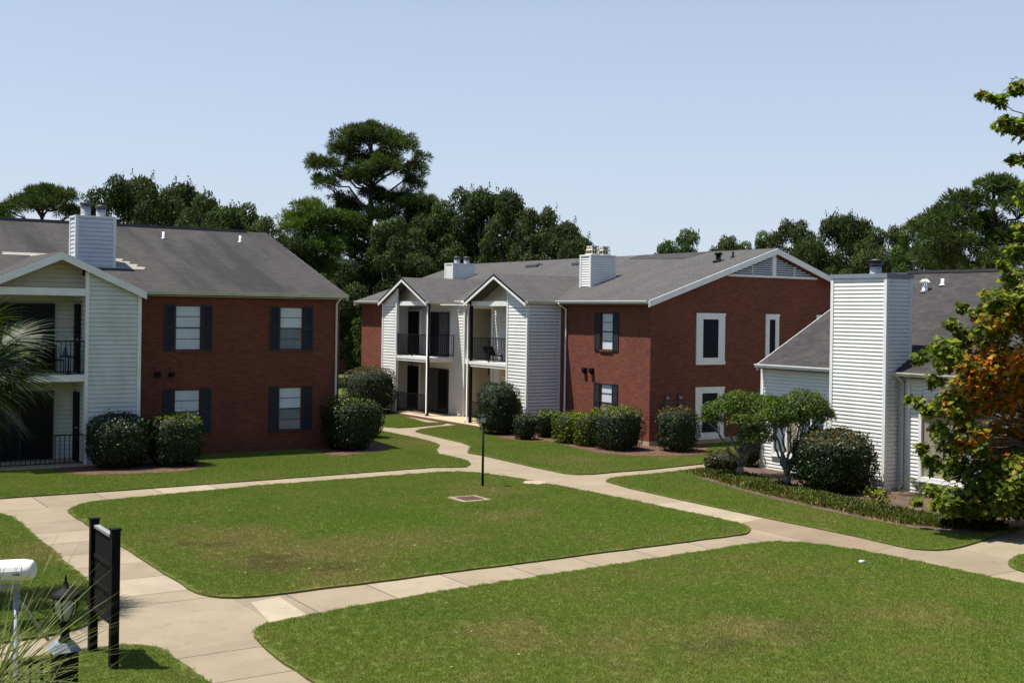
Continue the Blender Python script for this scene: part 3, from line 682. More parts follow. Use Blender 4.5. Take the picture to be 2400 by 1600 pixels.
window(BM, 0, MX, *winf[0], -1, ['screen']*4, .36, True); window(BM, 0, MX, *winf[1], -1, ['screen']*4, .36, True)
for h in gw:       # tall windows with a clapboard surround
    a0, a1, z0, z1 = h; bd = .33 if a1-a0 > 1 else .2; hb = .22 if a1-a0 > 1 else .2
    fr = MB(); siding(fr, 1, MY-.03, a0, a0+bd, z0, z1, -1, .105); siding(fr, 1, MY-.03, a1-bd, a1, z0, z1, -1, .105)
    fr.box(a0, a0+bd-.002, MY-.028, MY+.1, z0, z1).box(a1-bd+.002, a1, MY-.028, MY+.1, z0, z1)
    fr.box(a0+bd, a1-bd, MY-.045, MY+.1, z0, z0+hb+.03).box(a0+bd, a1-bd, MY-.045, MY+.1, z1-hb, z1)
    fr.box(a0-.02, a1+.02, MY-.055, MY-.03, z1-.07, z1+.01).box(a0-.02, a1+.02, MY-.06, MY-.03, z0-.01, z0+.12)
    W = fr.build('window', M['trim'], BM)
    MB().box(a0+bd, a1-bd, MY-.02, MY+.02, z0+hb+.03, z1-hb).build('pane', M['glass'], W)
mb = MB(); slope_slab(mb, 0, RX, RZ, EX, EZ, MY-.25, MYE+.25); slope_slab(mb, 0, RX, RZ-.003, RE, EZ, MY-.25, MYE+.25); RM = mb.build('roof', M['roof_m'], BM)
MB().poly([(x_, y_, EZ+(RZ-EZ)/(RX-EX)*(x_-EX)+.012) for x_, y_ in ((33.1, 37.9), (34.05, 37.2), (34.05, 42.0), (33.5, 42.0))]).build('roof_patch', M['roof_l'], RM)
for yy in (MY-.25, MYE+.29): rake_board(BM, 1, yy, RX, RZ, EX-.02, EZ, .24); rake_board(BM, 1, yy, RX, RZ-.003, RE, EZ, .24)
# louvred gable vent
mb = MB(); zb = 6.4
def gb(z): d = (RZ-.27-z)/.336; return (RX-d, RX+d)
z = zb
while z < 7.12:
    for s in (0, 1):
        for (lo, hi) in ((0, .0),):
            b = gb(z+.06); a0, a1 = (b[0], RX-.11) if s == 0 else (RX+.11, b[1])
            if a1-a0 > .1: mb.poly([(a0, MY-.09, z), (a1, MY-.09, z), (a1, MY-.045, z+.05), (a0, MY-.045, z+.05)])
    z += .085
mb.box(RX-.1, RX+.1, MY-.11, MY, zb, 7.3)
for xx in (RX-1.15, RX+1.15): mb.box(xx-.012, xx+.012, MY-.1, MY, zb, gb(0)[0] and RZ-.3-abs(xx-RX)*.336)
mb.box(gb(zb)[0]+.05, gb(zb)[1]-.05, MY-.1, MY-.001, zb-.06, zb)
GV = mb.build('gable_vent', M['trim'], BM)
MB().poly([(gb(zb)[0], MY-.012, zb), (gb(zb)[1], MY-.012, zb), (RX, MY-.012, RZ-.25)]).build('vent_backing', M['darksteel'], GV)  # dark sheet behind the louvres; shade of the gaps put into its colour
# meters on the gable wall
for x, z in ((28.73, 1.77), (29.36, 1.78), (28.73, 1.46), (29.38, 1.48)):
    Q = MB().box(x-.10, x+.10, MY-.05, MY, z-.13, z+.12).build('meter_box', M['brick'], BM)
    MB().tube([(x, MY-.05, z), (x, MY-.09, z), (x, MY-.12, z), (x, MY-.13, z)], [.06, .06, .05, .02], 14).build('meter_glass', M['steel'], Q)
mb = MB(); mb.box(28.4, 29.7, MY-.05, MY, 1.6, 1.64).tube([(28.5, MY-.04, 1.6), (28.5, MY-.04, .0)], .025); mb.build('conduit', M['darksteel'], BM)
# eave gutters, soffit, downspout
gutter(BM, 0, EX, MY-.2, 39.15, EZ, -1); gutter(BM, 0, EX, 44.1, 47.2, EZ, -1); gutter(BM, 0, EX, 52.15, MYE+.2, EZ, -1)
MB().box(EX+.02, MX, MY, MYE, 5.19, 5.205).build('soffit', M['trim_old'], BM)
downspout(BM, [(EX-.06, 38.98, 5.26), (EX-.06, 38.98, 5.2), (MX-.06, 38.9, 5.0), (MX-.06, 38.9, .2), (MX-.2, 38.9, .08)])
for yy in (37.62, 37.16):
    MB().box(MX-.13, MX, yy-.1, yy+.1, 2.6, 2.72).poly([(MX-.13, yy-.1, 2.6), (MX-.13, yy+.1, 2.6), (MX-.02, yy+.1, 2.48), (MX-.02, yy-.1, 2.48)]).build('wall_vent', M['black'], BM)
# recessed porch walls
WR = 27.75; WF = 26.35
mb = MB()
holed(mb, 0, WR, .1, 46.55, 51.95, .1, 5.25, [], -1)
siding(mb, 0, WR-.014, 46.62, 51.95, .1, 5.2, -1, .135)
siding(mb, 0, WR, 39.6, 44.13, .1, 5.2, -1, .135)
mb.build('porch_wall', M['siding'], BM)
mb = MB(); siding(mb, 1, 46.55, WR, 36, .1, 5.25, -1, .105); siding(mb, 1, 44.13, WR, 36, .1, 5.25, 1, .105)
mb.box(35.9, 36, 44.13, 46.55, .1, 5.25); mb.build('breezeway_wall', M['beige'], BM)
MB().box(WR-.03, 36, 44.13, 46.55, 2.5, 2.72).box(WR-.03, 35, 44.13, 46.55, 5.0, 5.15).box(WF+.1, WR-.03, 44.1, 46.55, 5.12, 5.17).build('landing', M['trim'], BM)
for q in (46.53, 44.15): MB().box(WR-.06, WR+.06, q-.06, q+.06, .1, 5.2).build('corner_board', M['trim'], BM)
def wing(B, y0, y1, panel, postside):
    """gabled porch from y0 to y1; panel = (a, b) closed clapboard part"""
    yc = (y0+y1)/2; zr = 6.42; sl = (zr-5.30)/((y1-y0)/2+.12)
    a, b = panel
    mb = MB(); bnd = wing_bounds(yc, zr-.16, sl, a+.06, b-.06)
    siding(mb, 0, WF, a+.06, b-.06, .02, zr-.2, -1, .135, bnd)
    if postside > 0:      # panel at the near side (low y): outer side wall faces -Y
        siding(mb, 1, a, WF+.02, MX, .02, 5.2, -1, .135); siding(mb, 0, WF+.125, a+.03, b-.03, .1, 5.2, 1, .135)
        mb.box(WF+.02, WF+.12, a+.02, b-.02, 0, 5.15).box(WF+.12, MX, a+.02, a+.12, 0, 5.15)
    else:
        siding(mb, 1, b, WF+.02, MX, .02, 5.2, 1, .135)
        mb.box(WF+.02, WF+.12, a+.02, b-.02, 0, 5.15).box(WF+.12, MX, b-.08, b-.02, 0, 5.15); siding(mb, 1, b-.085, WF+.12, WR, .1, 5.2, -1, .135)
    mb.build('wing_wall', M['siding'], B)
    mb = MB()
    for yy, s in ((a, 1), (b, -1)):
        top = 5.2 if (yy in (y0, y1)) else 5.9
        MB().box(WF-.04, WF+.06, yy-.032*s, yy+.065*s, 0, top).build('corner_board', M['trim'], B)
    if postside > 0: MB().box(MX-.07, MX-.004, y0-.034, y0-.012, 0, 5.2).build('corner_board', M['trim'], B)
    po = y1-.09 if postside > 0 else y0+.09
    MB().box(WF, WF+.11, po-.055, po+.055, 0, 5.3).build('post', M['black'], B)
    oa, ob = (b, po) if postside > 0 else (po, a)
    MB().box(WF+.01, WF+.11, oa+.01, ob-.06 if postside > 0 else ob-.25, 5.10, 5.30).build('beam', M['trim'], B)
    mb = MB(); slope_slab(mb, 1, yc, zr, y1+.12, 5.30, WF-.22, 31.6, .09); slope_slab(mb, 1, yc, zr-.003, y0-.12, 5.30, WF-.22, 31.6, .09); mb.build('wing_roof', M['roof_mw'], B)
    rake_board(B, 0, WF-.18, yc, zr, y1+.14, 5.29, .2); rake_board(B, 0, WF-.18, yc, zr-.003, y0-.14, 5.29, .2)
    gutter(B, 1, y0-.1, WF-.15, MX-.35 if postside > 0 else WR, 5.30, -1, 'trim_old'); gutter(B, 1, y1+.1, WF-.15, WR-.2, 5.30, 1, 'trim_old')
    # inner gable wall
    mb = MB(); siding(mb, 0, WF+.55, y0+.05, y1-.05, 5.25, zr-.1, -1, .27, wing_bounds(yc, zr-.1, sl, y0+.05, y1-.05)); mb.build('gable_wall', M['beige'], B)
    S = MB().box(WF+.0, WR, oa+.0, ob+.02, 2.52, 2.62).box(WF-.02, WR, oa, ob+.02, 2.62, 2.74).box(WF+.13, WR, a+.1, b-.1, 2.52, 2.738).build('balcony_slab', M['trim'], B)
    railing(B, (WF+.05, oa+.03, 0), (WF+.05, ob-.05, 0), 2.78, .98)
    MB().box(WF+.02, WF+.06, (oa+ob)/2-.02, (oa+ob)/2+.02, 2.2, 3.76).build('rail_post', M['black'], B)
    # downspout at the post
    downspout(B, [(WF-.06, po+(.1 if postside > 0 else .0), 5.2), (WF-.05, po+(.1 if postside > 0 else -.1), 5.1), (WF-.05, po+(.1 if postside > 0 else -.1), .22), (WF-.16, po+(.12 if postside > 0 else -.1), .14)])
wing(BM, 39.35, 43.85, (39.35, 40.82), 1)
wing(BM, 47.45, 51.97, (50.52, 51.97), -1)
railing(BM, (WF+.08, 47.5, 0), (WR-.03, 47.5, 0), 2.78, .98); railing(BM, (WF+.03, 47.7, 0), (WF+.03, 50.4, 0), .12, .9); railing(BM, (WF+.05, 40.9, 0), (WF+.05, 43.65, 0), .12, .9)
MB().box(26.0, WR+.1, 39.9, 51.9, -.05, .10).build('porch_slab', M['slab'], BM)
MB().box(25.93, 26.0, 39.9, 51.9, -.06, .085).build('slab_edge', M['slab_edge'], BM)
for zz in (.12, 2.76):
    for (a0, a1) in ((50.72, 51.9),):
        D = MB().box(WR-.075, WR-.018, a0, a1, zz, zz+2.08).build('door', M['door'], BM)
        MB().box(WR-.09, WR-.02, a0-.1, a0, zz, zz+2.16).box(WR-.09, WR-.02, a0, a1+.0, zz+2.08, zz+2.16).build('door_frame', M['trim'], D)
    D = MB().box(WR-.07, WR-.018, 47.9, 49.66, zz, zz+2.06).build('sliding_door', M['shutter'], BM)
    MB().box(WR-.078, WR-.071, 47.98, 48.78, zz+.05, zz+2.0).build('pane', M['slider_grey' if zz > 1 else 'slider'], D); MB().box(WR-.082, WR-.072, 48.84, 49.6, zz+.05, zz+2.0).build('pane', M['slider' if zz > 1 else 'slider_grey'], D)
D = MB().box(WR-.07, WR-.02, 42.7, 43.5, .12, 2.3).build('door', M['beige'], BM, 'beige entry door')
MB().box(WR-.12, WR-.07, 42.98, 43.2, 2.02, 2.1).build('door_light', M['white'], D)
# chimneys of the middle building
C1 = chimney_box(BM, 29.44, 30.70, 39.36, 40.07, 5.75, 7.27, .1, 'siding')
for k, yy in ((0, 29.80), (1, 30.36)):
    mb = MB(); s = .24; y_ = 39.72
    for zz in (7.27, 7.46): mb.hexa([(yy-s, y_-s, zz), (yy+s, y_-s, zz), (yy+s, y_+s, zz), (yy-s, y_+s, zz)], [(yy-s+.02, y_-s+.02, zz+.055), (yy+s-.02, y_-s+.02, zz+.055), (yy+s-.02, y_+s-.02, zz+.055), (yy-s+.02, y_+s-.02, zz+.055)]); s -= .03
    mb.hexa([(yy-s, y_-s, 7.6), (yy+s, y_-s, 7.6), (yy+s, y_+s, 7.6), (yy-s, y_+s, 7.6)], [(yy-s, y_-s, 7.65), (yy+s, y_-s, 7.65), (yy+s, y_+s, 7.65), (yy-s, y_+s, 7.65)])
    for ang in range(4):
        for t in (-.9, -.3, .3, .9):
            dx, dy = ((t, -1), (t, 1), (-1, t), (1, t))[ang]
            mb.tube([(yy+dx*.21, y_+dy*.21, 7.3), (yy+dx*.17, y_+dy*.17, 7.62)], .016, 4)
    mb.build('flue_cap', M['tan'], C1); MB().box(yy-.13, yy+.13, y_-.13, y_+.13, 7.27, 7.58).build('flue', M['darksteel'], C1)
C2 = chimney_box(BM, 30.53, 31.80, 52.48, 53.26, 6.15, 7.32, .1, 'siding')
flue(C2, 30.95, 52.8, 7.32, .15, .22); flue(C2, 31.5, 52.75, 7.32, .15, .22)
def on_m(x): return EZ+(RZ-EZ)/(RX-EX)*(x-EX)
def sunvent(x, y0, y1):
    z = on_m(x)
    mb = MB(); mb.hexa([(x-.22, y0, z-.07), (x+.22, y0, z+.08), (x+.22, y1, z+.08), (x-.22, y1, z-.07)], [(x-.2, y0+.02, z+.06), (x+.1, y0+.12, z+.17), (x+.1, y1-.12, z+.17), (x-.2, y1-.02, z+.06)]); mb.build('roof_louvre', M['darksteel'], BM)
sunvent(33.0, 48.25, 49.25); sunvent(33.0, 44.3, 45.35)
roof_vent(BM, 32.54, 35.11, on_m(32.54), .1, .3, 'black', 'exhaust_vent'); MB().lathe(32.54, 35.11, [(.15, on_m(32.54)+.24), (.15, on_m(32.54)+.34)], 12).build('vent_cap', M['black'], BM)
roof_vent(BM, 33.05, 34.83, on_m(33.05), .045, .22, 'black')

# ---------- clubhouse -------------------------------------------------------------
KX = 27.25; KR = 32.6; KZ = 6.35; KE = 26.98; KEZ = 3.33; KY0 = 6.0; KY1 = 27.3
BC = empty('clubhouse', (KX, 20, 0), 'single storey white clapboard clubhouse with steep dark roof and tall chimney on the right', 'building')
kw = [(24.7, 26.75, .60, 2.1), (17.3, 21.22, .5, 2.35), (10.5, 14.5, .5, 2.35)]
mb = MB()
Z = [-.02, .5, .6, 2.1, 2.35, 3.2]
def kseg(a0, a1, z0, z1): siding(mb, 0, KX, a0, a1, z0, z1, -1, .105)
kseg(26.75, KY1, 0, 3.2); kseg(24.7, 26.75, 0, .6); kseg(24.7, 26.75, 2.1, 3.2); kseg(21.22, 24.7, 0, 3.2); kseg(17.3, 21.22, 0, .5); kseg(17.3, 21.22, 2.35, 3.2); kseg(14.5, 17.3, 0, 3.2); kseg(10.5, 14.5, 0, .5); kseg(10.5, 14.5, 2.35, 3.2); kseg(KY0, 10.5, 0, 3.2)
siding(mb, 1, KY1, KX, 38, 0, 6.2, 1, .105, wing_bounds(KR, KZ-.05, .545, KX, 38)); siding(mb, 1, KY0, KX, 38, 0, 6.2, -1, .105, wing_bounds(KR, KZ-.05, .545, KX, 38))
mb.box(KX+.25, 37.9, KY0+.1, KY1-.1, -.02, 3.1)
mb.build('wall', M['siding'], BC)
mb = MB(); mb.box(KX-.04, KX+.05, KY1-.08, KY1+.04, 0, 3.2); mb.build('corner_board', M['trim'], BC); MB().box(KX-.034, KX-.002, 21.62, 21.7, 0, 3.2).build('corner_board', M['trim'], BC)
for (a0, a1, z0, z1), nb in zip(kw, (4, 3, 3)):
    fr = MB(); fr.box(KX-.045, KX+.1, a0-.09, a0, z0-.08, z1+.08).box(KX-.045, KX+.1, a1, a1+.09, z0-.08, z1+.08).box(KX-.05, KX+.1, a0, a1, z0-.1, z0).box(KX-.05, KX+.1, a0, a1, z1, z1+.09).box(KX-.07, KX, a0-.1, a1+.1, z0-.13, z0-.1)
    for k in range(1, nb): y_ = a0+(a1-a0)*k/nb; fr.box(KX-.03, KX+.08, y_-.04, y_+.04, z0, z1)
    W = fr.build('window', M['trim'], BC)
    for k in range(nb): MB().box(KX+.03, KX+.05, a0+(a1-a0)*k/nb, a0+(a1-a0)*(k+1)/nb-.002, z0, z1).build('pane', M['screen' if (k+1) % 3 else 'curtain'], W)
mb = MB(); slope_slab(mb, 0, KR, KZ, KE, KEZ, KY0-.3, KY1-.15+.1); slope_slab(mb, 0, KR, KZ-.003, 38.3, KEZ, KY0-.3, KY1-.05); RC = mb.build('roof', M['roof_c'], BC)
MB().box(KR-.13, KR+.13, KY0, 26.0, KZ-.04, KZ+.05).build('ridge_vent', M['darksteel'], RC)
rake_board(BC, 1, KY1-.01, KR, KZ, KE, KEZ, .2)
gutter(BC, 0, KE, KY0, 22.0, KEZ, -1, 'trim_old'); gutter(BC, 0, KE, 23.97, KY1, KEZ, -1); MB().box(KE+.02, KX, KY0, KY1, 3.18, 3.195).build('soffit', M['trim_old'], BC)
downspout(BC, [(KE-.05, 21.86, 3.24), (KX-.06, 21.84, 3.05), (KX-.06, 21.84, .2), (KX-.2, 21.84, .08)], 'trim_old', .05)
K = chimney_box(BC, 26.65, 27.68, 22.0, 23.95, -.02, 6.02, .108, 'siding', capm='trim')
MB().box(26.6, 27.73, 21.95, 24.0, 5.94, 6.06).build('chimney_flashing', M['capmetal'], K)
flue(K, 27.2, 22.85, 6.06, .16, .22); MB().lathe(27.2, 22.85, [(.02, 6.46), (.24, 6.42), (.26, 6.44), (.05, 6.5)], 18).build('flue_hood', M['darksteel'], K)
def on_k(x): return KEZ+(KZ-KEZ)/(KR-KE)*(x-KE)
r = ray(2168, 682); t = (KEZ-(KZ-KEZ)/(KR-KE)*KE-H)/(r[2]-(KZ-KEZ)/(KR-KE)*r[0]); vx, vy = r[0]*t, r[1]*t
T = MB().lathe(vx, vy, [(.16, on_k(vx)-.05), (.09, on_k(vx)+.05), (.09, on_k(vx)+.22)], 12).build('turbine_vent', M['white'], BC)
mb = MB()
for k in range(10):
    a = k*math.pi/5; mb.tube([(vx+.09*math.cos(a), vy+.09*math.sin(a), on_k(vx)+.22), (vx+.15*math.cos(a+.3), vy+.15*math.sin(a+.3), on_k(vx)+.28), (vx+.05*math.cos(a+.6), vy+.05*math.sin(a+.6), on_k(vx)+.36)], .024, 4)
mb.build('turbine_head', M['white'], T)
r = ray(2209, 668); t = (KEZ-(KZ-KEZ)/(KR-KE)*KE-H)/(r[2]-(KZ-KEZ)/(KR-KE)*r[0]); roof_vent(BC, r[0]*t, r[1]*t, on_k(r[0]*t), .05, .2)

# building the picture is taken from, unseen; added with wood to block low sky
BB = empty('apartment_building', (5, -2.2, 0), 'unseen brick apartment building behind the viewer, added to block low sky light', 'building')
MB().box(-24, 34, -14, -2.2, -.06, 5.3).build('wall', M['brick'], BB)
mb = MB(); slope_slab(mb, 1, -8, 7.9, -1.8, 5.36, -24.3, 34.3); slope_slab(mb, 1, -8, 7.897, -14.4, 5.36, -24.3, 34.3); mb.build('roof', M['roof_l'], BB)
# far building glimpsed between the two brick ones
p = AT(812, 735, 95)
BF = empty('apartment_building', (p[0], p[1], 0), 'distant orange brick building glimpsed through the gap between the two brick buildings', 'building')
mb = MB().box(p[0]-6, p[0]+6, p[1], p[1]+8, -.06, 5.2); mb.build('wall', M['brick_far'], BF)
mb = MB(); slope_slab(mb, 1, p[1]+4, 7, p[1]-.4, 5.2, p[0]-6.3, p[0]+6.3); slope_slab(mb, 1, p[1]+4, 6.997, p[1]+8.4, 5.2, p[0]-6.3, p[0]+6.3); mb.build('roof', M['roof_l'], BF)
mb = MB().box(p[0]-3, p[0]-2, p[1]-.04, p[1]+.02, 3.3, 4.7); W = mb.build('window', M['trim'], BF); MB().box(p[0]-2.9, p[0]-2.1, p[1]-.06, p[1]-.04, 3.4, 4.6).build('pane', M['glass'], W)

# ------------------------------------------------------------------ shrubs
def superell(rng, n, hx, hy, hz, e):
    d = unit(rng.normal(0, 1, (n, 3))); k = (np.abs(d[:, 0])**e+np.abs(d[:, 1])**e+np.abs(d[:, 2])**e)**(-1/e)
    P = d*k[:, None]
    N = unit(np.sign(P)*np.abs(P)**(e-1)/np.array([hx, hy, hz]))
    return P*np.array([hx, hy, hz]), N
def shrub(px0, px1, ytop, ybot, label, mat='shrub', e=3.2, dens=560, back=0.0, L=.075, W=.045, ry=1.0, rot=0.0, tip=None, cat='shrub', group='clipped shrubs in the planting beds', sz=None):
    g = G((px0+px1)/2, ybot); d = g[:2]@FW[:2]; w_ = (px1-px0)*d/F; hx = w_/2
    c = g+FW*(hx*.8*ry+back); dc = c[:2]@FW[:2]; t = AT((px0+px1)/2, ytop, dc)[2]; t = max(t, .4)
    hx *= dc/d
    root = empty('shrub', (c[0], c[1], .05), label, cat, group)
    rng = np.random.default_rng(int(px0*7+ytop)); hz = t/2
    area = 4*math.pi*((hx*hx*ry)**.8/1+2*(hx*hz)**.8)/3*1.25; n = int(area*dens)
    P, N = superell(rng, int(n*.8), hx, hx*ry, hz, e); n = len(P)
    low = rng.uniform(0, 1, n); P = P*(1-.10*low[:, None]**3)
    f = 1+.06*np.sin(P[:, 0]*5+px0)*np.cos(P[:, 1]*4+1)+.05*np.sin(P[:, 2]*6+P[:, 0]*3)
    f = f*(1-.10*np.clip(-P[:, 2]/hz, 0, 1)); P[:, :2] *= f[:, None]; P[:, 2] *= (1+.05*np.sin(P[:, 0]*7)*np.sin(P[:, 1]*6+2))
    P[:, 2] += hz-.03; keep = P[:, 2] > .02; P, N = P[keep], N[keep]
    # a few shoots stand out of the outline
    out = rng.uniform(0, 1, len(P)) < .09; P[out] += N[out]*(rng.uniform(.15, 1, (out.sum(), 1))**3*.17+.01)
    V, k, fc = leaves(P, N, L, W, rng, 'fold')
    me = npmesh('foliage', V, k, fc)
    ms = [M[mat]]
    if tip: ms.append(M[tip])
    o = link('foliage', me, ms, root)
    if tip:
        zt = P[:, 2] > (2*hz*.8)  # top leaves take the tip material; the lit one paints in sunlit tops
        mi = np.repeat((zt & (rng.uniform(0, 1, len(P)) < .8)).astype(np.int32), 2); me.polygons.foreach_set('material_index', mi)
    # woody inside
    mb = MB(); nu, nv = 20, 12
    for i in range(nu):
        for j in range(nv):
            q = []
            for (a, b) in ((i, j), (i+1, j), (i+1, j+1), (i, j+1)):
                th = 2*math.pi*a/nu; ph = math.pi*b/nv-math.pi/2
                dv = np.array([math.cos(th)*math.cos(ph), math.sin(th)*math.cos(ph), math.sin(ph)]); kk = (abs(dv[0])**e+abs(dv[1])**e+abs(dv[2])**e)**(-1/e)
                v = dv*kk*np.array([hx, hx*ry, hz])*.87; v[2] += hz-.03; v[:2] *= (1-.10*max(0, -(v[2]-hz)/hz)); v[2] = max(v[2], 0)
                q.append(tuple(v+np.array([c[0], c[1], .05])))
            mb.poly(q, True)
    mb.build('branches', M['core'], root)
    if rot: root.rotation_euler.z = rot
    return root
shrub(203, 302, 962, 1070, 'rounded dark shrub mostly hidden, against the white siding of the left building', dens=420, back=.35)
shrub(192, 325, 972, 1104, 'big round dark glossy shrub in front of the white siding corner at left')
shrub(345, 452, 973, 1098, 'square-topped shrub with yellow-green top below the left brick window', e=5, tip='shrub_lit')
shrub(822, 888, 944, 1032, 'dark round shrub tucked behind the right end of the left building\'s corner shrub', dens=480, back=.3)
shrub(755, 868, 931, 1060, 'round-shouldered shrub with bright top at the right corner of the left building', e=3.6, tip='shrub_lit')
shrub(808, 915, 862, 972, 'large pale-topped shrub beside the far white gable panel of the middle building', 'shrub', 3.8, 500, tip='shrub_red')
shrub(1122, 1212, 899, 1022, 'tallest dark shrub by the near porch of the middle building', 'shrub', 3.6)
shrub(1177, 1233, 933, 1016, 'narrow green shrub standing right of the tallest shrub by the near porch', 'shrub_lit', 3, 520, back=-.1)
shrub(1207, 1254, 973, 1034, 'smallest reddish-topped shrub in front of the grey shaded siding', 'shrub', 4, 520, tip='shrub_red')
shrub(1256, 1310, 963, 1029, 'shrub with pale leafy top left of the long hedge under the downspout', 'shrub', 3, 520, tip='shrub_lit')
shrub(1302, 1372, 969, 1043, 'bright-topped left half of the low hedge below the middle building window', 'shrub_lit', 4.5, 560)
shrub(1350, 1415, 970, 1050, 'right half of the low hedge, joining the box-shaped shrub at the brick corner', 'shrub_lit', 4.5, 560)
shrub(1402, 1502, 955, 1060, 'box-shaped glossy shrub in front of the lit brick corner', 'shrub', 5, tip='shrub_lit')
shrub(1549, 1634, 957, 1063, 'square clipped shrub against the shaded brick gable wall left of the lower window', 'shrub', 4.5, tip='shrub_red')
shrub(1884, 2058, 1010, 1164, 'largest dark bushy shrub with bronze top beside the tall white chimney', 'shrub', 3.0, 640, L=.085, W=.05, tip='shrub_red')
shrub(1657, 1742, 1058, 1114, 'low loose brownish shrub at the foot of the left twisted tree', 'shrub_red', 2.4, 330, L=.09, W=.04, group=None)
shrub(1745, 1800, 985, 1105, 'dark shrub in the shade between the two twisted trees', 'shrub', 2.6, 420, back=.6, group=None)

# ------------------------------------------------------------------ groundcover, sago palm, flowers
def tuft2(seed, n, L, wd, spread, mat):
    rng = np.random.default_rng(seed); P = np.c_[rng.normal(0, spread, (n, 2)), np.zeros(n)]
    d = unit(np.c_[rng.normal(0, .6, (n, 2)), np.ones(n)]); h = (L*rng.uniform(.6, 1.2, n))[:, None]
    a = np.cross(d, [0, 0, 1]); a = unit(a)*wd
    dr = np.c_[d[:, :2]*.5, -np.ones(n)*.25]
    V = np.stack([P-a, P+a, P+d*h*.6+a, P+d*h*.6+dr*h*.55, P+d*h*.6-a], 1).reshape(-1, 3)
    me = npmesh('groundcover_tuft', V, 5, [(0, 1, 2, 3, 4)]); me.materials.append(M[mat]); return me
def band(pp, wid, n, seed):
    rng = np.random.default_rng(seed); P = [G(*q)[:2] for q in pp]; out = []
    seg = [np.linalg.norm(P[i+1]-P[i]) for i in range(len(P)-1)]; tot = sum(seg)
    for i in range(len(P)-1):
        k = int(n*seg[i]/tot); t = rng.uniform(0, 1, k)[:, None]; d = (P[i+1]-P[i])/seg[i]; nn = np.array([-d[1], d[0]])
        q = P[i]*(1-t)+P[i+1]*t+nn*rng.uniform(-.0, wid, k)[:, None]; out.append(np.c_[q, np.full(k, .05)])
    return np.concatenate(out)
gp_ = np.concatenate([band([(1632, 1112), (1700, 1130), (1760, 1148), (1900, 1182), (2050, 1214), (2120, 1228)], 1.0, 1700, 1), band([(2120, 1228), (2230, 1240), (2330, 1245)], .9, 330, 2)])
scatter('groundcover', gp_, [tuft2(1, 60, .17, .007, .12, 'cover'), tuft2(2, 40, .23, .008, .12, 'cover'), tuft2(3, 70, .12, .008, .15, 'cover'), tuft2(4, 40, .15, .008, .12, 'cover_dry')], 'low grassy groundcover along the front of the clubhouse bed', 'groundcover', smin=.7, smax=1.3)
def blade_plant(root, c, n, L, wd, mat, elev=(.1, 1.2), seed=1, name='frond', az=None):
    rng = np.random.default_rng(seed)
    for k in range(n):
        a = rng.uniform(0, 2*math.pi) if az is None else rng.uniform(*az); e = rng.uniform(*elev); l_ = L*rng.uniform(.75, 1.15)
        # feather frond: rachis with leaflets
        steps = 16; pts = []; p = np.array(c, float); d = np.array([math.cos(a)*math.cos(e), math.sin(a)*math.cos(e), math.sin(e)])
        for s in range(steps): pts.append(p.copy()); p = p+d*l_/steps; d = unit(d+np.array([0, 0, -.07]))
        V = []
        for s in range(1, steps):
            t = unit(pts[min(s+1, steps-1)]-pts[s-1]); sd = unit(np.cross(t, [0, 0, 1])); ll = wd*math.sin(math.pi*(s/steps)**.8)+.02
            for sg in (-1, 1):
                q = pts[s]; dd = unit(sd*sg+t*.5+np.array([0, 0, .25])); V += [q-t*.008, q+dd*ll, q+t*.012, q+t*.012]
        V = np.array(V); me = npmesh(name, V-np.array(root.location), 4, [(0, 1, 2)]); link(name, me, M[mat], root)
g = G(2150, 1165)
r_ = empty('sago_palm', g, 'small spiky sago palm in the mulch beside the clubhouse downspout', 'palm'); blade_plant(r_, g+np.array([0, 0, .18]), 22, .75, .16, 'palm', (.15, 1.1), 3)
g = G(2058, 1182)
r_ = empty('flowering_plant', g, 'little plant with yellow flowers at the foot of the tall white chimney', 'plant')
rng = np.random.default_rng(9); P = np.c_[rng.normal(0, .16, (160, 2)), rng.uniform(.05, .4, 160)]+g
V, k, fc = leaves(P, unit(rng.normal(0, 1, (160, 3))+[0, 0, 1]), .11, .06, rng, 'fold'); link('foliage', npmesh('foliage', V-g, k, fc), M['shrub_lit'], r_)
mb = MB()
for q in range(7):
    x, y, z = g[0]+rng.normal(0, .16), g[1]+rng.normal(0, .12), rng.uniform(.2, .42)
    for s in range(5):
        a = s*1.257; mb.poly([(x, y, z), (x+.05*math.cos(a-.4), y+.05*math.sin(a-.4), z+.02), (x+.07*math.cos(a), y+.07*math.sin(a), z+.01), (x+.05*math.cos(a+.4), y+.05*math.sin(a+.4), z+.02)])
mb.build('flower', M['yellow'], r_)

# ------------------------------------------------------------------ small trees with twisted trunks
def crown_pts(rng, lobes, per):
    P, N = [], []
    for (c, rr, fl) in lobes:
        n = int(per*rr*rr*4); d = unit(rng.normal(0, 1, (n, 3))); d[:, 2] = np.abs(d[:, 2])*1.0-.15*rng.uniform(0, 1, n)
        q = np.array(c)+d*np.array([rr, rr, rr*fl])*rng.uniform(.72, 1.04, (n, 1)); P.append(q); N.append(d)
    return np.concatenate(P), np.concatenate(N)
def limb(mb, a, b, r0, r1, rng, wig=.08, n=6):
    a, b = np.array(a, float), np.array(b, float); L = np.linalg.norm(b-a); pts = []
    for i in range(n+1):
        t = i/n; p = a*(1-t)+b*t+rng.normal(0, wig*L*.35, 3)*math.sin(math.pi*t); p[2] += .12*L*math.sin(math.pi*t)*.3; pts.append(p)
    mb.tube(pts, [r0*(1-i/n)+r1*i/n for i in range(n+1)], 7); return pts
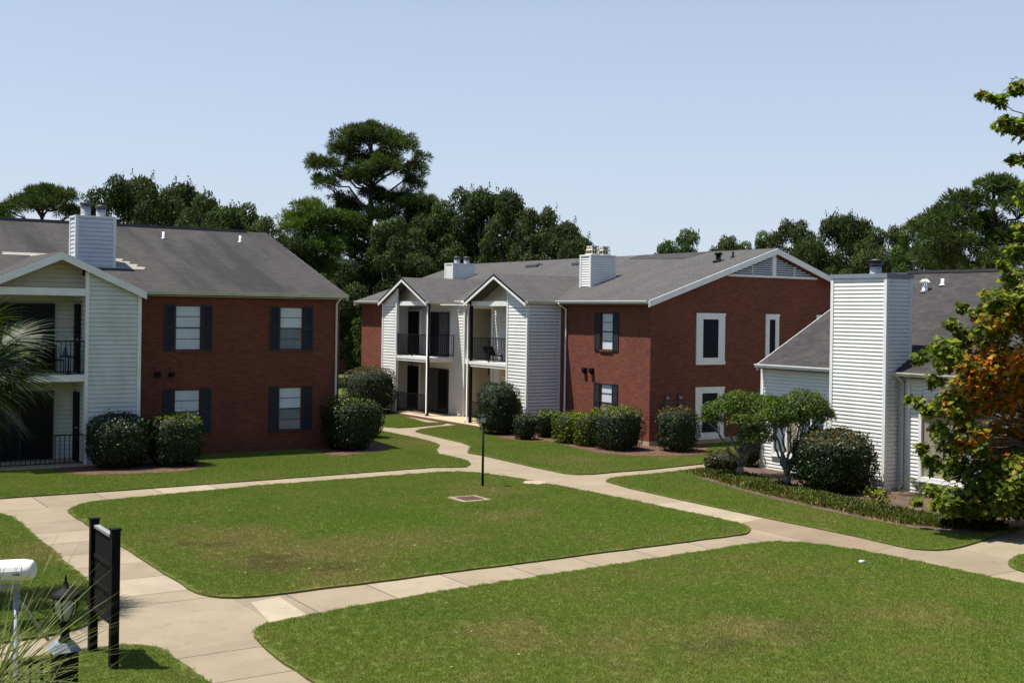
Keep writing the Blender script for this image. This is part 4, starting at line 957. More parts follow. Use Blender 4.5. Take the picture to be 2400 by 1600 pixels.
def twisted_tree(base, lobes, label, mat, seed, per=420, trunks=2, bark='bark_pale', L=.075, W=.045):
    rng = np.random.default_rng(seed); base = np.array(base)
    root = empty('small_tree', base, label, 'tree', 'twisted small trees by the clubhouse')
    mb = MB(); fork = base+np.array([0, 0, .32])
    mb.tube([base-[0, 0, .05], fork], [.11, .09], 8)
    stems = []
    cs = sorted(lobes, key=lambda l_: l_[0][0])
    for k, (c, rr, fl) in enumerate(cs):
        mid = fork+(np.array(c)-fork)*.5+rng.normal(0, .06, 3); limb(mb, fork, mid, .05, .032, rng, .18); limb(mb, mid, np.array(c)-[0, 0, rr*fl*.3], .032, .014, rng, .18)
        for q in range(9):
            d = unit(rng.normal(0, 1, 3)+[0, 0, .4]); limb(mb, mid+(np.array(c)-mid)*rng.uniform(.3, .9), np.array(c)+d*rr*.8*np.array([1, 1, fl]), .015, .005, rng, .2, 4)
    mb.build('trunk', M[bark], root)
    P, N = crown_pts(rng, lobes, per*2.2)
    V, k, fc = leaves(P, N+np.array([0, 0, .4]), L, W, rng, 'fold'); link('crown', npmesh('crown', V-base, k, fc), M[mat], root)
    return root
def lobe(px, y, rpx, d, fl=.6): c = AT(px, y, d); return (tuple(c), rpx*1.16*d/F, fl)
def dep(g): return g[:2]@FW[:2]
gA = G(1735, 1118, .05); dA = dep(gA)
twisted_tree(gA, [lobe(1690, 965, 42, dA), lobe(1735, 950, 52, dA+.2), lobe(1778, 985, 42, dA-.1, .9), lobe(1772, 1030, 38, dA-.2, .8), lobe(1800, 955, 45, dA+.5), lobe(1742, 990, 34, dA-.5, .7), lobe(1665, 985, 24, dA), lobe(1810, 1000, 32, dA+.2, .8)], 'leaning twisted small tree with layered green crown, left of the pair by the clubhouse', 'privet', 5)
gB = G(1845, 1140, .05); dB = dep(gB)
twisted_tree(gB, [lobe(1830, 975, 48, dB-.2), lobe(1882, 955, 54, dB, .7), lobe(1915, 975, 36, dB, .8), lobe(1852, 990, 30, dB-.3, .7), lobe(1895, 985, 34, dB+.1, .7), lobe(1932, 978, 24, dB+.2, .8), lobe(1806, 985, 34, dB-.4, .8), lobe(1800, 955, 34, dB, .7)], 'pale forked small tree right of the pair, in front of the clubhouse window', 'privet', 6)
gC = G(1822, 1085, .05); dC = dep(gC)
twisted_tree(gC, [lobe(1822, 925, 40, dC), lobe(1800, 930, 28, dC), lobe(1850, 935, 30, dC)], 'dark small tree behind the pair, against the clubhouse clapboards', 'shrub', 8, per=300)

# ------------------------------------------------------------------ trees behind the buildings
def put_tree(root, meshes):
    for nm, me in meshes:
        o = bpy.data.objects.new(nm, me); COL.objects.link(o); o.parent = root
def oak_meshes(seed, mat, Hh=10.0, R=4.0, leafL=.20, leafW=.12, n_lobe=46, per=330, low=.22):
    rng = np.random.default_rng(seed); mb = MB(); P, N = [], []
    mb.tube([(0, 0, -.3), (.05, 0, Hh*.25), (.1, .05, Hh*.5), (0, 0, Hh*.8)], [.32, .25, .17, .06], 9)
    for k in range(n_lobe):
        u = rng.uniform(0, 1); z = Hh*(low+(1-low)*u); prof = math.sin(math.pi*min(1, .18+.78*u))**.7
        a = rng.uniform(0, 2*math.pi); rad = R*prof*math.sqrt(rng.uniform(.25, 1)); c = np.array([rad*math.cos(a), rad*math.sin(a), z-.5])
        rr = rng.uniform(.55, 1.15)*R/4
        if k % 3 == 0: limb(mb, (0, 0, max(Hh*.15, z*.55)), c, .08, .02, rng, .12, 4)
        n = int(per*rr*rr*1.7); d = unit(rng.normal(0, 1, (n, 3))+np.array([0, 0, .35])); q = c+d*rr*rng.uniform(.6, 1.05, (n, 1))*np.array([1, 1, .62])
        P.append(q); N.append(d)
        for s in range(1):      # shoots that break the outline
            dd = unit(rng.normal(0, 1, 3)+[0, 0, .3]); m_ = 10; t = rng.uniform(.8, 1.22, (m_, 1)); P.append(c+dd*rr*t+rng.normal(0, .07, (m_, 3))); N.append(np.tile(dd, (m_, 1)))
    P = np.concatenate(P); N = np.concatenate(N)
    V, k, fc = leaves(P, N, leafL, leafW, rng); me = npmesh('crown', V, k, fc); me.materials.append(mat)
    t = bpy.data.meshes.new('trunk'); t.from_pydata(mb.v, [], mb.f); t.materials.append(M['bark']); t.update()
    return [('crown', me), ('trunk', t)]
def pine_tufts(rng, centres, rad, n_needle, L=.30, W=.045):
    P, N = [], []
    for c, o in centres:
        d = unit(rng.normal(0, 1, (n_needle, 3))+np.array(o)*.6+[0, 0, .35]); P.append(np.array(c)+d*rad*.16*rng.uniform(.2, 1.2, (n_needle, 1))); N.append(d*2.2)
    return np.concatenate(P), np.concatenate(N)
def pine_meshes(seed, mat, lobes, Hh, trunk_r=.28, per=42, n_needle=58, lean=0.0, L=.36, W=.042):
    """lobes: (x, y, z, rx, rz) flattened masses of needle tufts"""
    rng = np.random.default_rng(seed); mb = MB(); tp = [(lean*t*t, 0, Hh*t-.3) for t in np.linspace(0, 1, 9)]
    mb.tube(tp, [trunk_r*(1-.72*i/8) for i in range(9)], 9); C = []
    for (x, y, z, rx, rz) in lobes:
        n = max(6, int(per*rx*(rx+rz)/2)); za = max(Hh*.3, min(Hh*.97, z-abs(x)*.35-.5)); a = np.array([lean*(za/Hh)**2, 0, za-.3])
        main = limb(mb, a, (x, y, z-rz*.3), .09, .03, rng, .16, 6)
        for k in range(n):
            d = unit(rng.normal(0, 1, 3)); d[2] = abs(d[2])*.9-.25*rng.uniform(0, 1); c = np.array([x, y, z])+d*np.array([rx, rx, rz])*rng.uniform(.25, 1.12); C.append((c, d))
            if k % 5 == 0: limb(mb, main[4], c, .028, .010, rng, .12, 4)
    P, N = pine_tufts(rng, C, 1.0, n_needle); ax = unit(N); n = len(P)
    side = unit(np.cross(ax, rng.normal(0, 1, (n, 3)))); Ls = (L*rng.uniform(.7, 1.2, n))[:, None]
    V = np.stack([P, P+ax*Ls*.6+side*W*.5, P+ax*Ls, P+ax*Ls*.6-side*W*.5], 1).reshape(-1, 3)
    me = npmesh('crown', V, 4, [(0, 1, 2, 3)]); me.materials.append(mat)
    t = bpy.data.meshes.new('trunk'); t.from_pydata(mb.v, [], mb.f); t.materials.append(M['bark_pine']); t.update()
    return [('crown', me), ('trunk', t)]
OAK = [oak_meshes(31, M['oak'], n_lobe=54), oak_meshes(32, M['oak'], R=4.4, n_lobe=58), oak_meshes(33, M['oak2'], R=4.0, n_lobe=50), oak_meshes(34, M['oak3'], R=3.6, n_lobe=46)]
def tree(kind, px, ytop, d, wpx, label, src=None, group='trees beyond the buildings', name='oak_tree', zs=1.0):
    c = AT(px, ytop, d); h = c[2]; root = empty(name, (c[0], c[1], 0), label, 'tree', group)
    put_tree(root, OAK[kind] if src is None else src); s = h/9.6; wr = max((wpx*d/F/2)/3.8, s*.50)
    root.scale = (wr, wr, s*.97); root.rotation_euler.z = (px*.37) % 6.28; return root
T_ = [
 (1, 262, 428, 66, 120, 'leafy oak right above the two flues of the left chimney'),
 (0, 318, 420, 68, 80, 'tallest oak with a wispy top behind the left roof'),
 (2, 372, 446, 64, 110, 'thin olive oak between the wispy oak and the round-headed oak'),
 (0, 418, 436, 66, 110, 'round-headed oak above the left vent pipe'),
 (2, 478, 458, 62, 130, 'brownish oak sloping down behind the left roof ridge'),
 (0, 520, 490, 60, 110, 'low oak behind the right vent pipe of the left roof'),
 (3, 570, 482, 66, 110, 'feathery light tree above the second vent pipe'),
 (2, 622, 512, 62, 90, 'small olive tree just left of the pale green pine'),
 (0, 590, 540, 70, 120, 'low dark tree filling the gap behind the left roof end'),
 (0, 700, 560, 76, 150, 'dark tree below the pale green pine'),
 (1, 760, 600, 84, 170, 'broad dark tree under the big pine, left of its trunk'),
 (3, 826, 752, 84, 50, 'small leafy tree low in the gap between the two brick buildings'),
 (0, 835, 505, 96, 150, 'dark tree far behind the bare trunk of the big pine'),
 (1, 930, 520, 72, 190, 'dark oak to the right of the big pine trunk'),
 (0, 885, 620, 80, 170, 'dark undergrowth oak behind the far porch gable'),
 (0, 1000, 505, 74, 150, 'dark oak between the big pine and the long oak row'),
 (0, 985, 600, 70, 150, 'lower oak above the far end of the middle roof'),
 (1, 1075, 456, 74, 110, 'thin-topped oak starting the row behind the middle roof'),
 (0, 1140, 450, 72, 150, 'tall dark oak in the middle of the row behind the middle roof'),
 (1, 1205, 458, 70, 150, 'full dark oak right of centre behind the middle roof'),
 (2, 1262, 490, 68, 130, 'olive-tinted oak sloping down behind the grey roof'),
 (0, 1318, 525, 66, 110, 'oak behind the near white chimney of the middle roof'),
 (0, 1352, 560, 64, 70, 'last low oak of the row, just left of the tan flue caps'),
 (1, 1120, 545, 76, 190, 'dark oak filling in low behind the far white chimney'),
 (0, 1230, 555, 78, 190, 'dark oak filling in low behind the roof louvre'),
 (3, 1558, 567, 90, 60, 'small pale tree peeping over the middle roof ridge'),
 (3, 1612, 540, 90, 90, 'pointed light green tree above the black roof vent'),
 (2, 1708, 556, 92, 60, 'tiny pointed tree left of the gable peak'),
 (3, 1740, 570, 92, 50, 'tiny tree just left of the gable peak'),
 (3, 1800, 545, 80, 80, 'light feathery tree right at the gable peak'),
 (2, 1862, 518, 78, 120, 'olive tree right of the gable peak'),
 (0, 1900, 560, 72, 130, 'dark tree behind the right slope of the gable'),
 (0, 1965, 506, 80, 140, 'tall dark round tree left of the tall chimney flue'),
 (0, 2010, 520, 80, 110, 'dark tree directly above the tall chimney flue'),
 (2, 2075, 534, 76, 140, 'brownish olive tree above the clubhouse roof end'),
 (3, 2140, 530, 74, 100, 'light green tree between the olive tree and the right pines'),
 (0, 2040, 590, 70, 160, 'low dark tree behind the tall chimney top'),
 (0, 2150, 575, 78, 150, 'low dark tree behind the clubhouse ridge'),
]
for k, px, yt, d, wp, lab in T_: tree(k, px, yt, d, wp, lab)
# the big umbrella pine
D0 = 80.0; sc = D0/F
base = AT(866, 640, D0); base[2] = 0
def pl(dx, y, rx, ry, dy=0.0): return (dx*sc, dy, H+(CY-4-y)*sc, rx*sc*.95, ry*sc*1.15)
lb = [pl(-10, 325, 82, 32), pl(70, 352, 45, 36, -1), pl(-62, 356, 46, 30, 1), pl(-112, 392, 42, 24), pl(-98, 438, 26, 12, -1), pl(100, 398, 30, 30, 1), pl(30, 405, 60, 26, -2), pl(-45, 412, 48, 24, 1.5), pl(98, 436, 32, 20, -1), pl(0, 450, 40, 16, 2), pl(62, 470, 60, 24, 1), pl(112, 505, 52, 32, -1), pl(-55, 492, 42, 24, 2), pl(-92, 520, 40, 22, 0), pl(120, 560, 60, 40, 1), pl(70, 545, 40, 24, 3), pl(-30, 372, 40, 22, 2), pl(20, 365, 46, 24, 2.5), pl(-8, 425, 44, 20, -1.5), pl(-70, 470, 34, 16, 1.5), pl(-40, 530, 44, 22, -2), pl(-95, 560, 40, 22, 1), pl(35, 515, 46, 24, -1.5), pl(-50, 590, 50, 26, 2), pl(50, 600, 50, 26, 2), pl(-120, 420, 24, 12, 1), pl(118, 372, 18, 14, 0)]
bp = empty('pine_tree', base, 'tallest tree, umbrella-crowned pine with a bare dark trunk rising above all others', 'tree')
put_tree(bp, pine_meshes(41, M['pine'], lb, H+(CY-330)*sc, .36, 40, 60)); bp.rotation_euler.z = -HD
def pine(px, ytop, d, lobes, label, mat, seed, **kw):
    b = AT(px, ytop, d); hh = b[2]; b[2] = 0; s = d/F
    r0 = empty('pine_tree', b, label, 'tree', 'pines beyond the buildings')
    put_tree(r0, pine_meshes(seed, mat, [(dx*s, dy, H+(CY-y)*s, rx*s*.93, ry*s*.9) for dx, y, rx, ry, dy in lobes], hh-.6, **kw)); r0.rotation_euler.z = -HD; return r0
pine(100, 452, 75, [(0, 470, 48, 20, 0), (-45, 488, 42, 22, 1), (45, 482, 42, 28, 0), (0, 500, 60, 20, -1), (-70, 510, 30, 14, 0), (60, 510, 40, 20, 1)], 'round-crowned pine on its own behind the left roof, left of the chimney', M['pine'], 42)
pine(-10, 500, 75, [(0, 515, 20, 12, 0), (5, 530, 24, 14, 1)], 'pine tip just showing at the left picture edge above the roof', M['pine'], 43)
pine(722, 472, 78, [(0, 495, 42, 26, 0), (-35, 520, 38, 30, 1), (45, 520, 40, 30, -1), (0, 545, 62, 36, 0), (-25, 590, 60, 40, 1), (50, 590, 50, 40, -1), (0, 640, 70, 40, 0)], 'bushy pale green pine between the left roof and the big pine', M['pine2'], 44)
pine(1010, 452, 78, [(-30, 485, 50, 30, 0), (0, 520, 60, 40, 1), (-50, 560, 70, 45, 0), (20, 600, 60, 40, -1)], 'dark dense pine just right of the big pine', M['pine'], 45)
pine(2330, 405, 58, [(20, 425, 70, 28, 0), (-50, 460, 60, 34, 1), (60, 470, 70, 40, -1), (-110, 500, 55, 30, 0), (-20, 510, 70, 36, 1), (-140, 545, 50, 26, -1), (-60, 560, 70, 34, 0), (50, 550, 80, 44, 0), (-110, 595, 60, 30, 1), (0, 600, 80, 34, -1)], 'large dark pine behind the orange-tinted maple at right', M['pine'], 46)
pine(2215, 470, 66, [(0, 490, 40, 24, 0), (-30, 520, 46, 26, 1), (20, 550, 60, 30, 0), (-20, 590, 66, 30, 0)], 'smaller pine left of the large dark pine at right', M['pine'], 47)
# wood closing the distance between the trunks
P = []
rng = np.random.default_rng(77)
for px in range(-100, 2600, 26):
    d = 110+18*rng.uniform(-1, 1); c = AT(px, 734, d); P.append((c[0], c[1], -1.5))
for q in range(46):  # unseen ring behind the camera, added to block low sky light
    a = math.pi*(1.02+.98*q/45)+HD*0; P.append((8+46*math.cos(a)*rng.uniform(.9, 1.1), 10+44*math.sin(a)*rng.uniform(.95, 1.15), 0))
scatter('distant_wood', P, [bpy.data.meshes.new('x') if False else OAK[0][0][1], OAK[2][0][1]], 'distant continuous wood low behind all the trees, with an unseen ring added behind the viewer', 'woodland', smin=.8, smax=1.15)

# ------------------------------------------------------------------ maple at right, close to the camera
dM = 27.0
def maple():
    rng = np.random.default_rng(51); b = AT(2440, 800, dM); b[2] = 0
    root = empty('maple_tree', b, 'maple with green and orange leaves at the right picture edge', 'tree')
    mb = MB(); top = AT(2425, 210, dM+.4); mb.tube([b-[0, 0, .1], (b[0]+.05, b[1], 2.0), (b[0]-.03, b[1]+.05, 4.5), (top[0], top[1], top[2]-1.2), top], [.16, .12, .09, .05, .012], 9)
    lob = [(2385, 205, 26), (2345, 235, 20), (2320, 228, 10), (2300, 222, 8), (2355, 290, 26), (2395, 300, 32), (2420, 370, 30), (2375, 372, 12), (2440, 460, 55), (2400, 540, 26), (2385, 590, 26), (2350, 620, 14), (2375, 650, 34), (2310, 690, 16), (2345, 705, 40),
           (2255, 720, 12), (2290, 735, 22), (2230, 760, 20), (2330, 770, 55), (2260, 790, 30), (2200, 815, 16), (2215, 850, 30), (2160, 835, 16), (2150, 845, 10), (2280, 840, 45), (2340, 850, 60), (2190, 890, 20), (2150, 940, 14), (2175, 960, 22), (2130, 935, 8), (2230, 950, 40), (2300, 930, 60), (2370, 920, 70),
           (2200, 1005, 26), (2270, 1020, 50), (2350, 1030, 70), (2160, 1050, 14), (2185, 1085, 28), (2240, 1095, 40), (2310, 1110, 60), (2380, 1110, 60), (2180, 1150, 22), (2150, 1175, 12), (2230, 1165, 34), (2300, 1180, 36), (2370, 1180, 40), (2440, 1000, 80), (2440, 850, 80), (2430, 700, 60), (2200, 1180, 20)]
    P, N, A = [], [], []
    yb = [650, 720, 800, 850, 930, 1000, 1050, 1120, 1190]; xb = [2340, 2270, 2210, 2165, 2150, 2195, 2170, 2175, 2215]
    for q in range(62):
        yy = rng.uniform(660, 1180) if q < 38 else 1180; x0_ = np.interp(yy, yb, xb)+18; lob.append((rng.uniform(x0_, 2450), yy, rng.uniform(22, 42)))
    for q in range(46):     # the half of the crown beyond the frame
        yy = rng.uniform(250, 1160); ww = 60+270*min(1, max(0, (yy-200)/500)); lob.append((2450+rng.uniform(0, ww), yy, rng.uniform(24, 50)))
    for (px, y, r) in lob:
        dz = rng.uniform(-1.0, 1.0); c = AT(px, y, dM+dz); rr = r*dM/F
        ref = AT(2432, min(1050, y+70), dM)
        if rng.uniform() < .75: limb(mb, (ref[0], ref[1], max(1.3, ref[2])), c, .018, .006, rng, .08, 6)
        n = int(30+520*rr*rr*3.1); d = unit(rng.normal(0, 1, (n, 3))); q = c+d*rr*(rng.uniform(.1, 1.0, (n, 1))**.6)*np.array([1, 1, .85])
        P.append(q); N.append(d*.5+np.array([-.15, 0, .75]))
        # orange part
        a = np.clip(1.5-np.hypot((px-2380)/150, (y-925)/165)*1.25, 0, .9); a = a if 2200 < px else 0
        if 700 < y < 770 and px > 2350: a = .35
        if y < 700: a = .02
        A.append((rng.uniform(0, 1, n) < a).astype(np.float32))
    P = np.concatenate(P); N = np.concatenate(N); A = np.concatenate(A)
    V, k, fc = leaves(P, N, .138, .13, rng, 'maple', .3)
    me = npmesh('crown', V-b, k, fc); at = me.attributes.new('autumn', 'FLOAT', 'POINT'); at.data.foreach_set('value', np.repeat(A, k))
    link('crown', me, M['maple'], root); mb.build('trunk', M['bark'], root)
maple()

# ------------------------------------------------------------------ fan palms
def fan_palm(crown, n, label, seed, pet=.55, blade=.75, az=(0, 6.28), el=(-.7, 1.1), ground=True, nl=26, dead=6, wd=.020, stiff=.02, trunk_r=.13, fm='palm'):
    rng = np.random.default_rng(seed); crown = np.array(crown)
    root = empty('fan_palm', (crown[0], crown[1], 0), label, 'palm')
    def frond(a, e, mat, pl_, bl, droop, nm):
        d = np.array([math.cos(a)*math.cos(e), math.sin(a)*math.cos(e), math.sin(e)]); p = crown.copy(); pts = [p.copy()]
        for s in range(5): p = p+d*pl_/5; d = unit(d+np.array([0, 0, -.06])); pts.append(p.copy())
        side = unit(np.cross(d, [0, 0, 1])); upv = np.cross(side, d); V = []
        roll = rng.normal(0, .5); side, upv = side*math.cos(roll)+upv*math.sin(roll), upv*math.cos(roll)-side*math.sin(roll)
        for k in range(nl):
            th = (k/(nl-1)-.5)*2.5; ld = d*math.cos(th)+side*math.sin(th)+upv*.10*math.cos(th*2)+rng.normal(0, .03, 3); L = bl*(1-.22*abs(th)/1.25)*rng.uniform(.9, 1.08); w2 = wd
            q = p.copy(); ld = unit(ld); wv = unit(np.cross(ld, upv)); prev = None; seg = 5
            for s in range(seg):
                q2 = q+ld*L/seg; ws = w2*(1-(s/seg)**1.6); we = w2*(1-((s+1)/seg)**1.6)*.98
                V += [q-wv*ws+upv*.3*ws, q+wv*ws+upv*.3*ws, q2+wv*we+upv*.3*we, q2-wv*we+upv*.3*we]
                q = q2; ld = unit(ld+np.array([0, 0, -droop*(s+1)]))
        me = npmesh(nm, np.array(V)-np.array([crown[0], crown[1], 0]), 4, [(0, 1, 2, 3)]); f = link(nm, me, M[mat], root)
        mb = MB(); mb.tube(pts, [.018, .015, .012, .010, .009, .008], 5); mb.build('stalk', M['palm'], f)
    for k in range(n): frond(rng.uniform(*az), rng.uniform(*el), fm, pet*rng.uniform(.8, 1.2), blade*rng.uniform(.85, 1.1), stiff*rng.uniform(.6, 1.5), 'frond')
    for k in range(dead): frond(rng.uniform(*az), rng.uniform(-1.35, -.8), 'palmtan', pet*.7, blade*.8, .07, 'dry_frond')
    MB().tube([(crown[0], crown[1], -.1), (crown[0]+.03, crown[1], crown[2]*.5), (crown[0], crown[1], crown[2]+.05)], [trunk_r*1.15, trunk_r, trunk_r*.9], 10).build('trunk', M['bark'], root)
    return root
fan_palm(AT(-125, 860, 18.8), 44, 'tall fan palm whose shaggy crown reaches in from the left edge', 61, .85, 1.02, (-1.9, 2.8), (-.9, 1.0), nl=28, dead=12, wd=.019, stiff=.05, trunk_r=.19)
fan_palm(AT(-105, 1760, 7.2), 10, 'low palm with stiff narrow blades in the bottom left corner', 62, .4, 1.1, (-1.3, 1.4), (.1, 1.3), nl=14, dead=0, wd=.0055, stiff=.014, fm='palm_lit')

# ------------------------------------------------------------------ small outdoor things
# sign seen from behind
s0 = np.array([4.21, 17.02, 0]); s1 = np.array([4.25, 16.08, 0])
S = empty('sign_board', (4.23, 16.55, 0), 'black wooden sign on two square posts on the lower left lawn', 'sign')
for (x, y, _) in (s0, s1): MB().box(x-.055, x+.055, y-.055, y+.055, 0, 1.86).box(x-.065, x+.065, y-.065, y+.065, 1.86, 1.885).build('post', M['black'], S)
MB().box(4.205, 4.24, 16.13, 16.97, .62, 1.76).box(4.19, 4.205, 16.14, 16.96, .62, .68).box(4.19, 4.205, 16.14, 16.96, 1.0, 1.05).box(4.19, 4.205, 16.14, 16.96, 1.36, 1.41).build('panel', M['black'], S)
MB().box(4.185, 4.26, 16.135, 16.965, 1.763, 1.80).build('top_rail', plain('weathered_rail', (.25, .25, .26), .6, .3, 12), S)
# lamp post on the lawn
lp = empty('lamp_post', (17.3, 27.95, 0), 'slim black lamp post with a small lantern in the middle of the lawn', 'lamp')
MB().tube([(17.3, 27.95, 0), (17.3, 27.95, 1.72)], [.036, .030], 10).lathe(17.3, 27.95, [(.045, 1.70), (.05, 1.74), (.03, 1.78)], 10).build('post', M['black'], lp)
L_ = MB().lathe(17.3, 27.95, [(.05, 1.78), (.085, 1.94)], 6).build('lantern', M['whiteglass'], lp)
MB().lathe(17.3, 27.95, [(.12, 1.94), (.115, 1.955), (.05, 2.02), (.012, 2.04), (.012, 2.09)], 6).build('lamp_cap', M['black'], L_)
# utility pads in the turf
o = MB(); x, y = PAD[0], PAD[1]
o.hexa([(x-.42, y-.42, 0), (x+.42, y-.42, 0), (x+.42, y+.42, 0), (x-.42, y+.42, 0)], [(x-.41, y-.41, .04), (x+.41, y-.41, .04), (x+.41, y+.41, .04), (x-.41, y+.41, .04)])
g_ = empty('drain_grate', (x, y, 0), 'square concrete drain frame with a rusty grate set in the lawn near the lamp post', 'drain'); o.build('frame', M['conc'], g_)
mb = MB().box(x-.27, x+.27, y-.27, y+.27, .041, .046)
for k in range(9): mb.box(x-.27, x+.27, y-.25+k*.06, y-.225+k*.06, .047, .056)
mb.build('grate', M['rust'], g_)
o = MB().lathe(MH[0], MH[1], [(.34, -.01), (.34, .03), (.32, .045)], 24).build('manhole_cover', M['conc_pale']); tag(o, 'round pale concrete cover set in the lawn beside the right walkway', 'cover')
o = MB().hexa([(18.46, 15.76, .05), (18.58, 15.74, .05), (18.6, 15.82, .05), (18.48, 15.84, .05)], [(18.47, 15.77, .075), (18.56, 15.75, .085), (18.59, 15.81, .07), (18.49, 15.83, .08)]).build('litter', M['white']); tag(o, 'scrap of white paper lying on the right lawn', 'litter')
# brick pier with coach lamp
pq = AT(152, 1503, 11.0); px_, py_, pz_ = pq
PR = empty('brick_pier', (px_, py_, 0), 'dark pier with a sloping metal cap at the end of the picket fence, bottom left', 'pier')
MB().box(px_-.10, px_+.10, py_-.10, py_+.10, 0, pz_-.05).build('shaft', M['black'], PR)
MB().hexa([(px_-.13, py_-.13, pz_-.07), (px_+.13, py_-.13, pz_-.07), (px_+.13, py_+.13, pz_-.07), (px_-.13, py_+.13, pz_-.07)], [(px_-.08, py_-.08, pz_+.0), (px_+.08, py_-.08, pz_+.0), (px_+.08, py_+.08, pz_+.0), (px_-.08, py_+.08, pz_+.0)]).build('cap', M['capmetal'], PR)
CL = empty('coach_lamp', (px_, py_, pz_), 'black coach lantern with curved bars and pointed finial on the pier', 'lamp')
MB().lathe(px_, py_, [(.055, pz_), (.06, pz_+.02), (.042, pz_+.04), (.042, pz_+.15), (.06, pz_+.17), (.05, pz_+.2)], 12).build('stem', M['black'], CL)
MB().lathe(px_, py_, [(.05, pz_+.20), (.085, pz_+.27), (.09, pz_+.36), (.075, pz_+.41)], 12).build('glass', M['whiteglass'], CL)
mb = MB()
for k in range(6):
    a = k*math.pi/3; mb.tube([(px_+r*math.cos(a), py_+r*math.sin(a), pz_+z) for r, z in ((.05, .2), (.088, .26), (.108, .32), (.108, .38), (.09, .42))], .0065, 5)
mb.build('cage', M['black'], CL)
MB().lathe(px_, py_, [(.13, pz_+.41), (.135, pz_+.425), (.10, pz_+.46), (.05, pz_+.49), (.03, pz_+.50), (.022, pz_+.54), (.012, pz_+.56), (.010, pz_+.6), (.002, pz_+.63)], 12).build('roof', M['black'], CL)
# picket fence and braced gate post
FN = empty('picket_fence', (px_-.9, py_, 0), 'black metal picket fence running left from the pier in the bottom left corner', 'fence')
mb = MB()
for k in range(13): xk = px_-.2-k*.1; mb.box(xk-.01, xk+.01, py_-.01, py_+.01, 0, pz_-.1-(.0 if k % 2 else .0))
mb.build('pickets', M['black'], FN)
for zz in (.15, pz_-.16): MB().box(px_-1.5, px_-.13, py_-.015, py_+.015, zz, zz+.03).build('rail', M['black'], FN)
ca = AT(80, 1334, 9.3); cb_ = AT(-120, 1344, 9.3); ax = unit(ca-cb_)
GPn = empty('gate_post', AT(37, 1400, 9.3)*[1, 1, 0], 'slim grey steel post with a diagonal brace beneath the white camera housing', 'post')
pt = AT(38, 1385, 9.3); MB().tube([(pt[0], pt[1], 0), pt], .022, 8).build('upright', M['steel'], GPn)
e0, e1 = AT(40, 1402, 9.3), AT(112, 1497, 10.3); MB().tube([e0, e1], .015, 8).build('brace', M['steel'], GPn)
CAM = empty('camera_housing', ca-ax*.3, 'white rounded cylinder camera housing pointing right, cut by the left edge at the bottom', 'camera')
r0 = .082
mb = MB(); mb.tube([cb_, ca-ax*.06, ca-ax*.02, ca], [r0, r0, r0*.93, r0*.7], 24); mb.build('housing', M['white'], CAM)
sd = unit(np.cross(ax, [0, 0, 1])); hood = MB()
for i in range(10):
    a0 = math.radians(-15+i*21); a1 = math.radians(-15+(i+1)*21)
    def hp(a, q): return q+(sd*math.cos(a)+np.array([0, 0, 1])*math.sin(a))*(r0+.006)
    hood.poly([hp(a0, cb_), hp(a0, ca-ax*.07), hp(a1, ca-ax*.07), hp(a1, cb_)], True)
hood.build('sunshield', M['white'], CAM)
for k, xx in enumerate((31, 35.5, 39, 43.5)):
    q = AT(xx, 1346, 9.2); MB().box(q[0]-.006, q[0]+.004, q[1]-.002, q[1]+.01, q[2]-.006, q[2]+.005).build('lettering', M['darksteel'], CAM)
mb = MB(); c_ = AT(37, 1372, 9.3); mb.box(c_[0]-.12, c_[0]+.03, c_[1]-.03, c_[1]+.03, c_[2]-.02, c_[2]+.015).tube([c_-[0, 0, .0], pt-[0, 0, .05]], .02, 8).tube([c_-[0, 0, .02], c_-[-.03, 0, .1], pt], .012, 6); mb.build('bracket', M['steel'], CAM)
# things on the balconies
def chair(root, x, y, z, f, mat='black'):
    c, s = math.cos(f), math.sin(f)
    def R_(u, v): return (x+u*c-v*s, y+u*s+v*c)
    def leg(u, v, zt): a = R_(u, v); return MB().tube([(a[0], a[1], z), (a[0], a[1], z+zt)], .014, 6)
    for u, v, zt in ((-.22, -.22, .42), (.22, -.22, .42), (-.22, .22, .85), (.22, .22, .85)): leg(u, v, zt).build('leg', M[mat], root)
    q = [R_(-.24, -.24), R_(.24, -.24), R_(.24, .24), R_(-.24, .24)]; MB().hexa([(a, b, z+.40) for a, b in q], [(a, b, z+.43) for a, b in q]).build('seat', M[mat], root)
    q = [R_(-.22, .21), R_(.22, .21), R_(.22, .235), R_(-.22, .235)]; MB().hexa([(a, b, z+.48) for a, b in q], [(a, b, z+.86) for a, b in q]).build('backrest', M[mat], root)
c1 = empty('patio_chair', (8.05, 37.7, 2.78), 'dark metal patio chair on the upper balcony of the left building', 'chair'); chair(c1, 8.05, 37.75, 2.78, .4)
c2 = empty('patio_table', (8.35, 37.4, 2.78), 'small dark round table beside the chair on the left upper balcony', 'table')
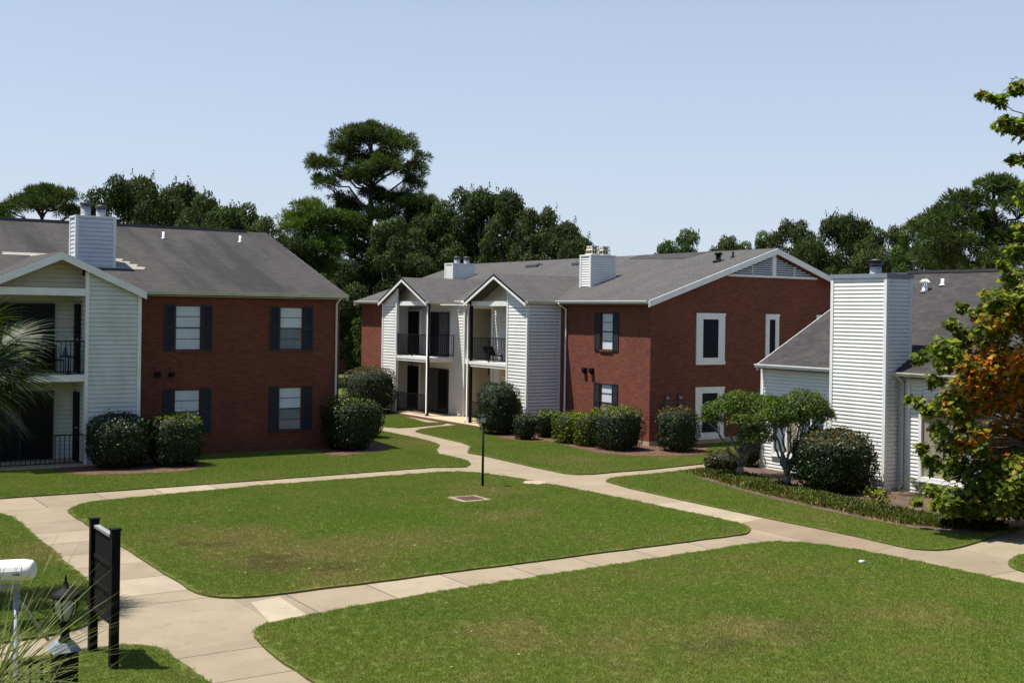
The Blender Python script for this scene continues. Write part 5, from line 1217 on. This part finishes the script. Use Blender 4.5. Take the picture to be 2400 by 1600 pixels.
MB().lathe(8.42, 37.4, [(.25, 3.3), (.25, 3.33)], 16).build('tabletop', M['black'], c2); MB().lathe(8.42, 37.4, [(.16, 2.78), (.02, 2.82), (.02, 3.3)], 8).build('pedestal', M['black'], c2)
b_ = MB().hexa([(8.26, 37.36, 3.33), (8.40, 37.36, 3.33), (8.40, 37.46, 3.33), (8.26, 37.46, 3.33)], [(8.30, 37.38, 3.62), (8.36, 37.38, 3.62), (8.36, 37.42, 3.6), (8.30, 37.42, 3.6)]).build('folded_umbrella', M['bluecloth']); tag(b_, 'blue folded cloth standing on the small balcony table', 'cloth')
c3 = empty('lounge_chair', (27.0, 43.0, 2.74), 'low dark lounge chair behind the railing of the near upper porch', 'chair')
MB().hexa([(26.75, 42.5, 3.0), (27.25, 42.5, 3.0), (27.25, 43.1, 2.98), (26.75, 43.1, 2.98)], [(26.75, 42.5, 3.04), (27.25, 42.5, 3.04), (27.25, 43.1, 3.02), (26.75, 43.1, 3.02)]).build('seat', M['black'], c3)
MB().hexa([(26.75, 43.1, 2.98), (27.25, 43.1, 2.98), (27.25, 43.4, 3.35), (26.75, 43.4, 3.35)], [(26.75, 43.06, 3.02), (27.25, 43.06, 3.02), (27.25, 43.36, 3.38), (26.75, 43.36, 3.38)]).build('backrest', M['black'], c3)
for x, y in ((26.78, 42.55), (27.22, 42.55), (26.78, 43.1), (27.22, 43.1)): MB().tube([(x, y, 2.74), (x, y, 3.0)], .014, 6).build('leg', M['black'], c3)
gr = empty('kettle_grill', (26.75, 43.15, .1), 'dark barbecue grill behind the ground floor railing of the near porch', 'grill')
MB().lathe(26.8, 43.1, [(.05, .45), (.22, .55), (.28, .70), (.28, .74)], 16).build('bowl', M['black'], gr); MB().lathe(26.8, 43.1, [(.285, .745), (.25, .87), (.12, .96), (.02, .98)], 16).build('lid', M['black'], gr)
for k in range(3): a = k*2.094; MB().tube([(26.8+.15*math.cos(a), 43.1+.15*math.sin(a), .55), (26.8+.26*math.cos(a), 43.1+.26*math.sin(a), .1)], .012, 6).build('leg', M['black'], gr)
# hose bib pipe at the brick corner
print('objects', len(bpy.data.objects), 'polys', sum(len(m_.polygons) for m_ in bpy.data.meshes))
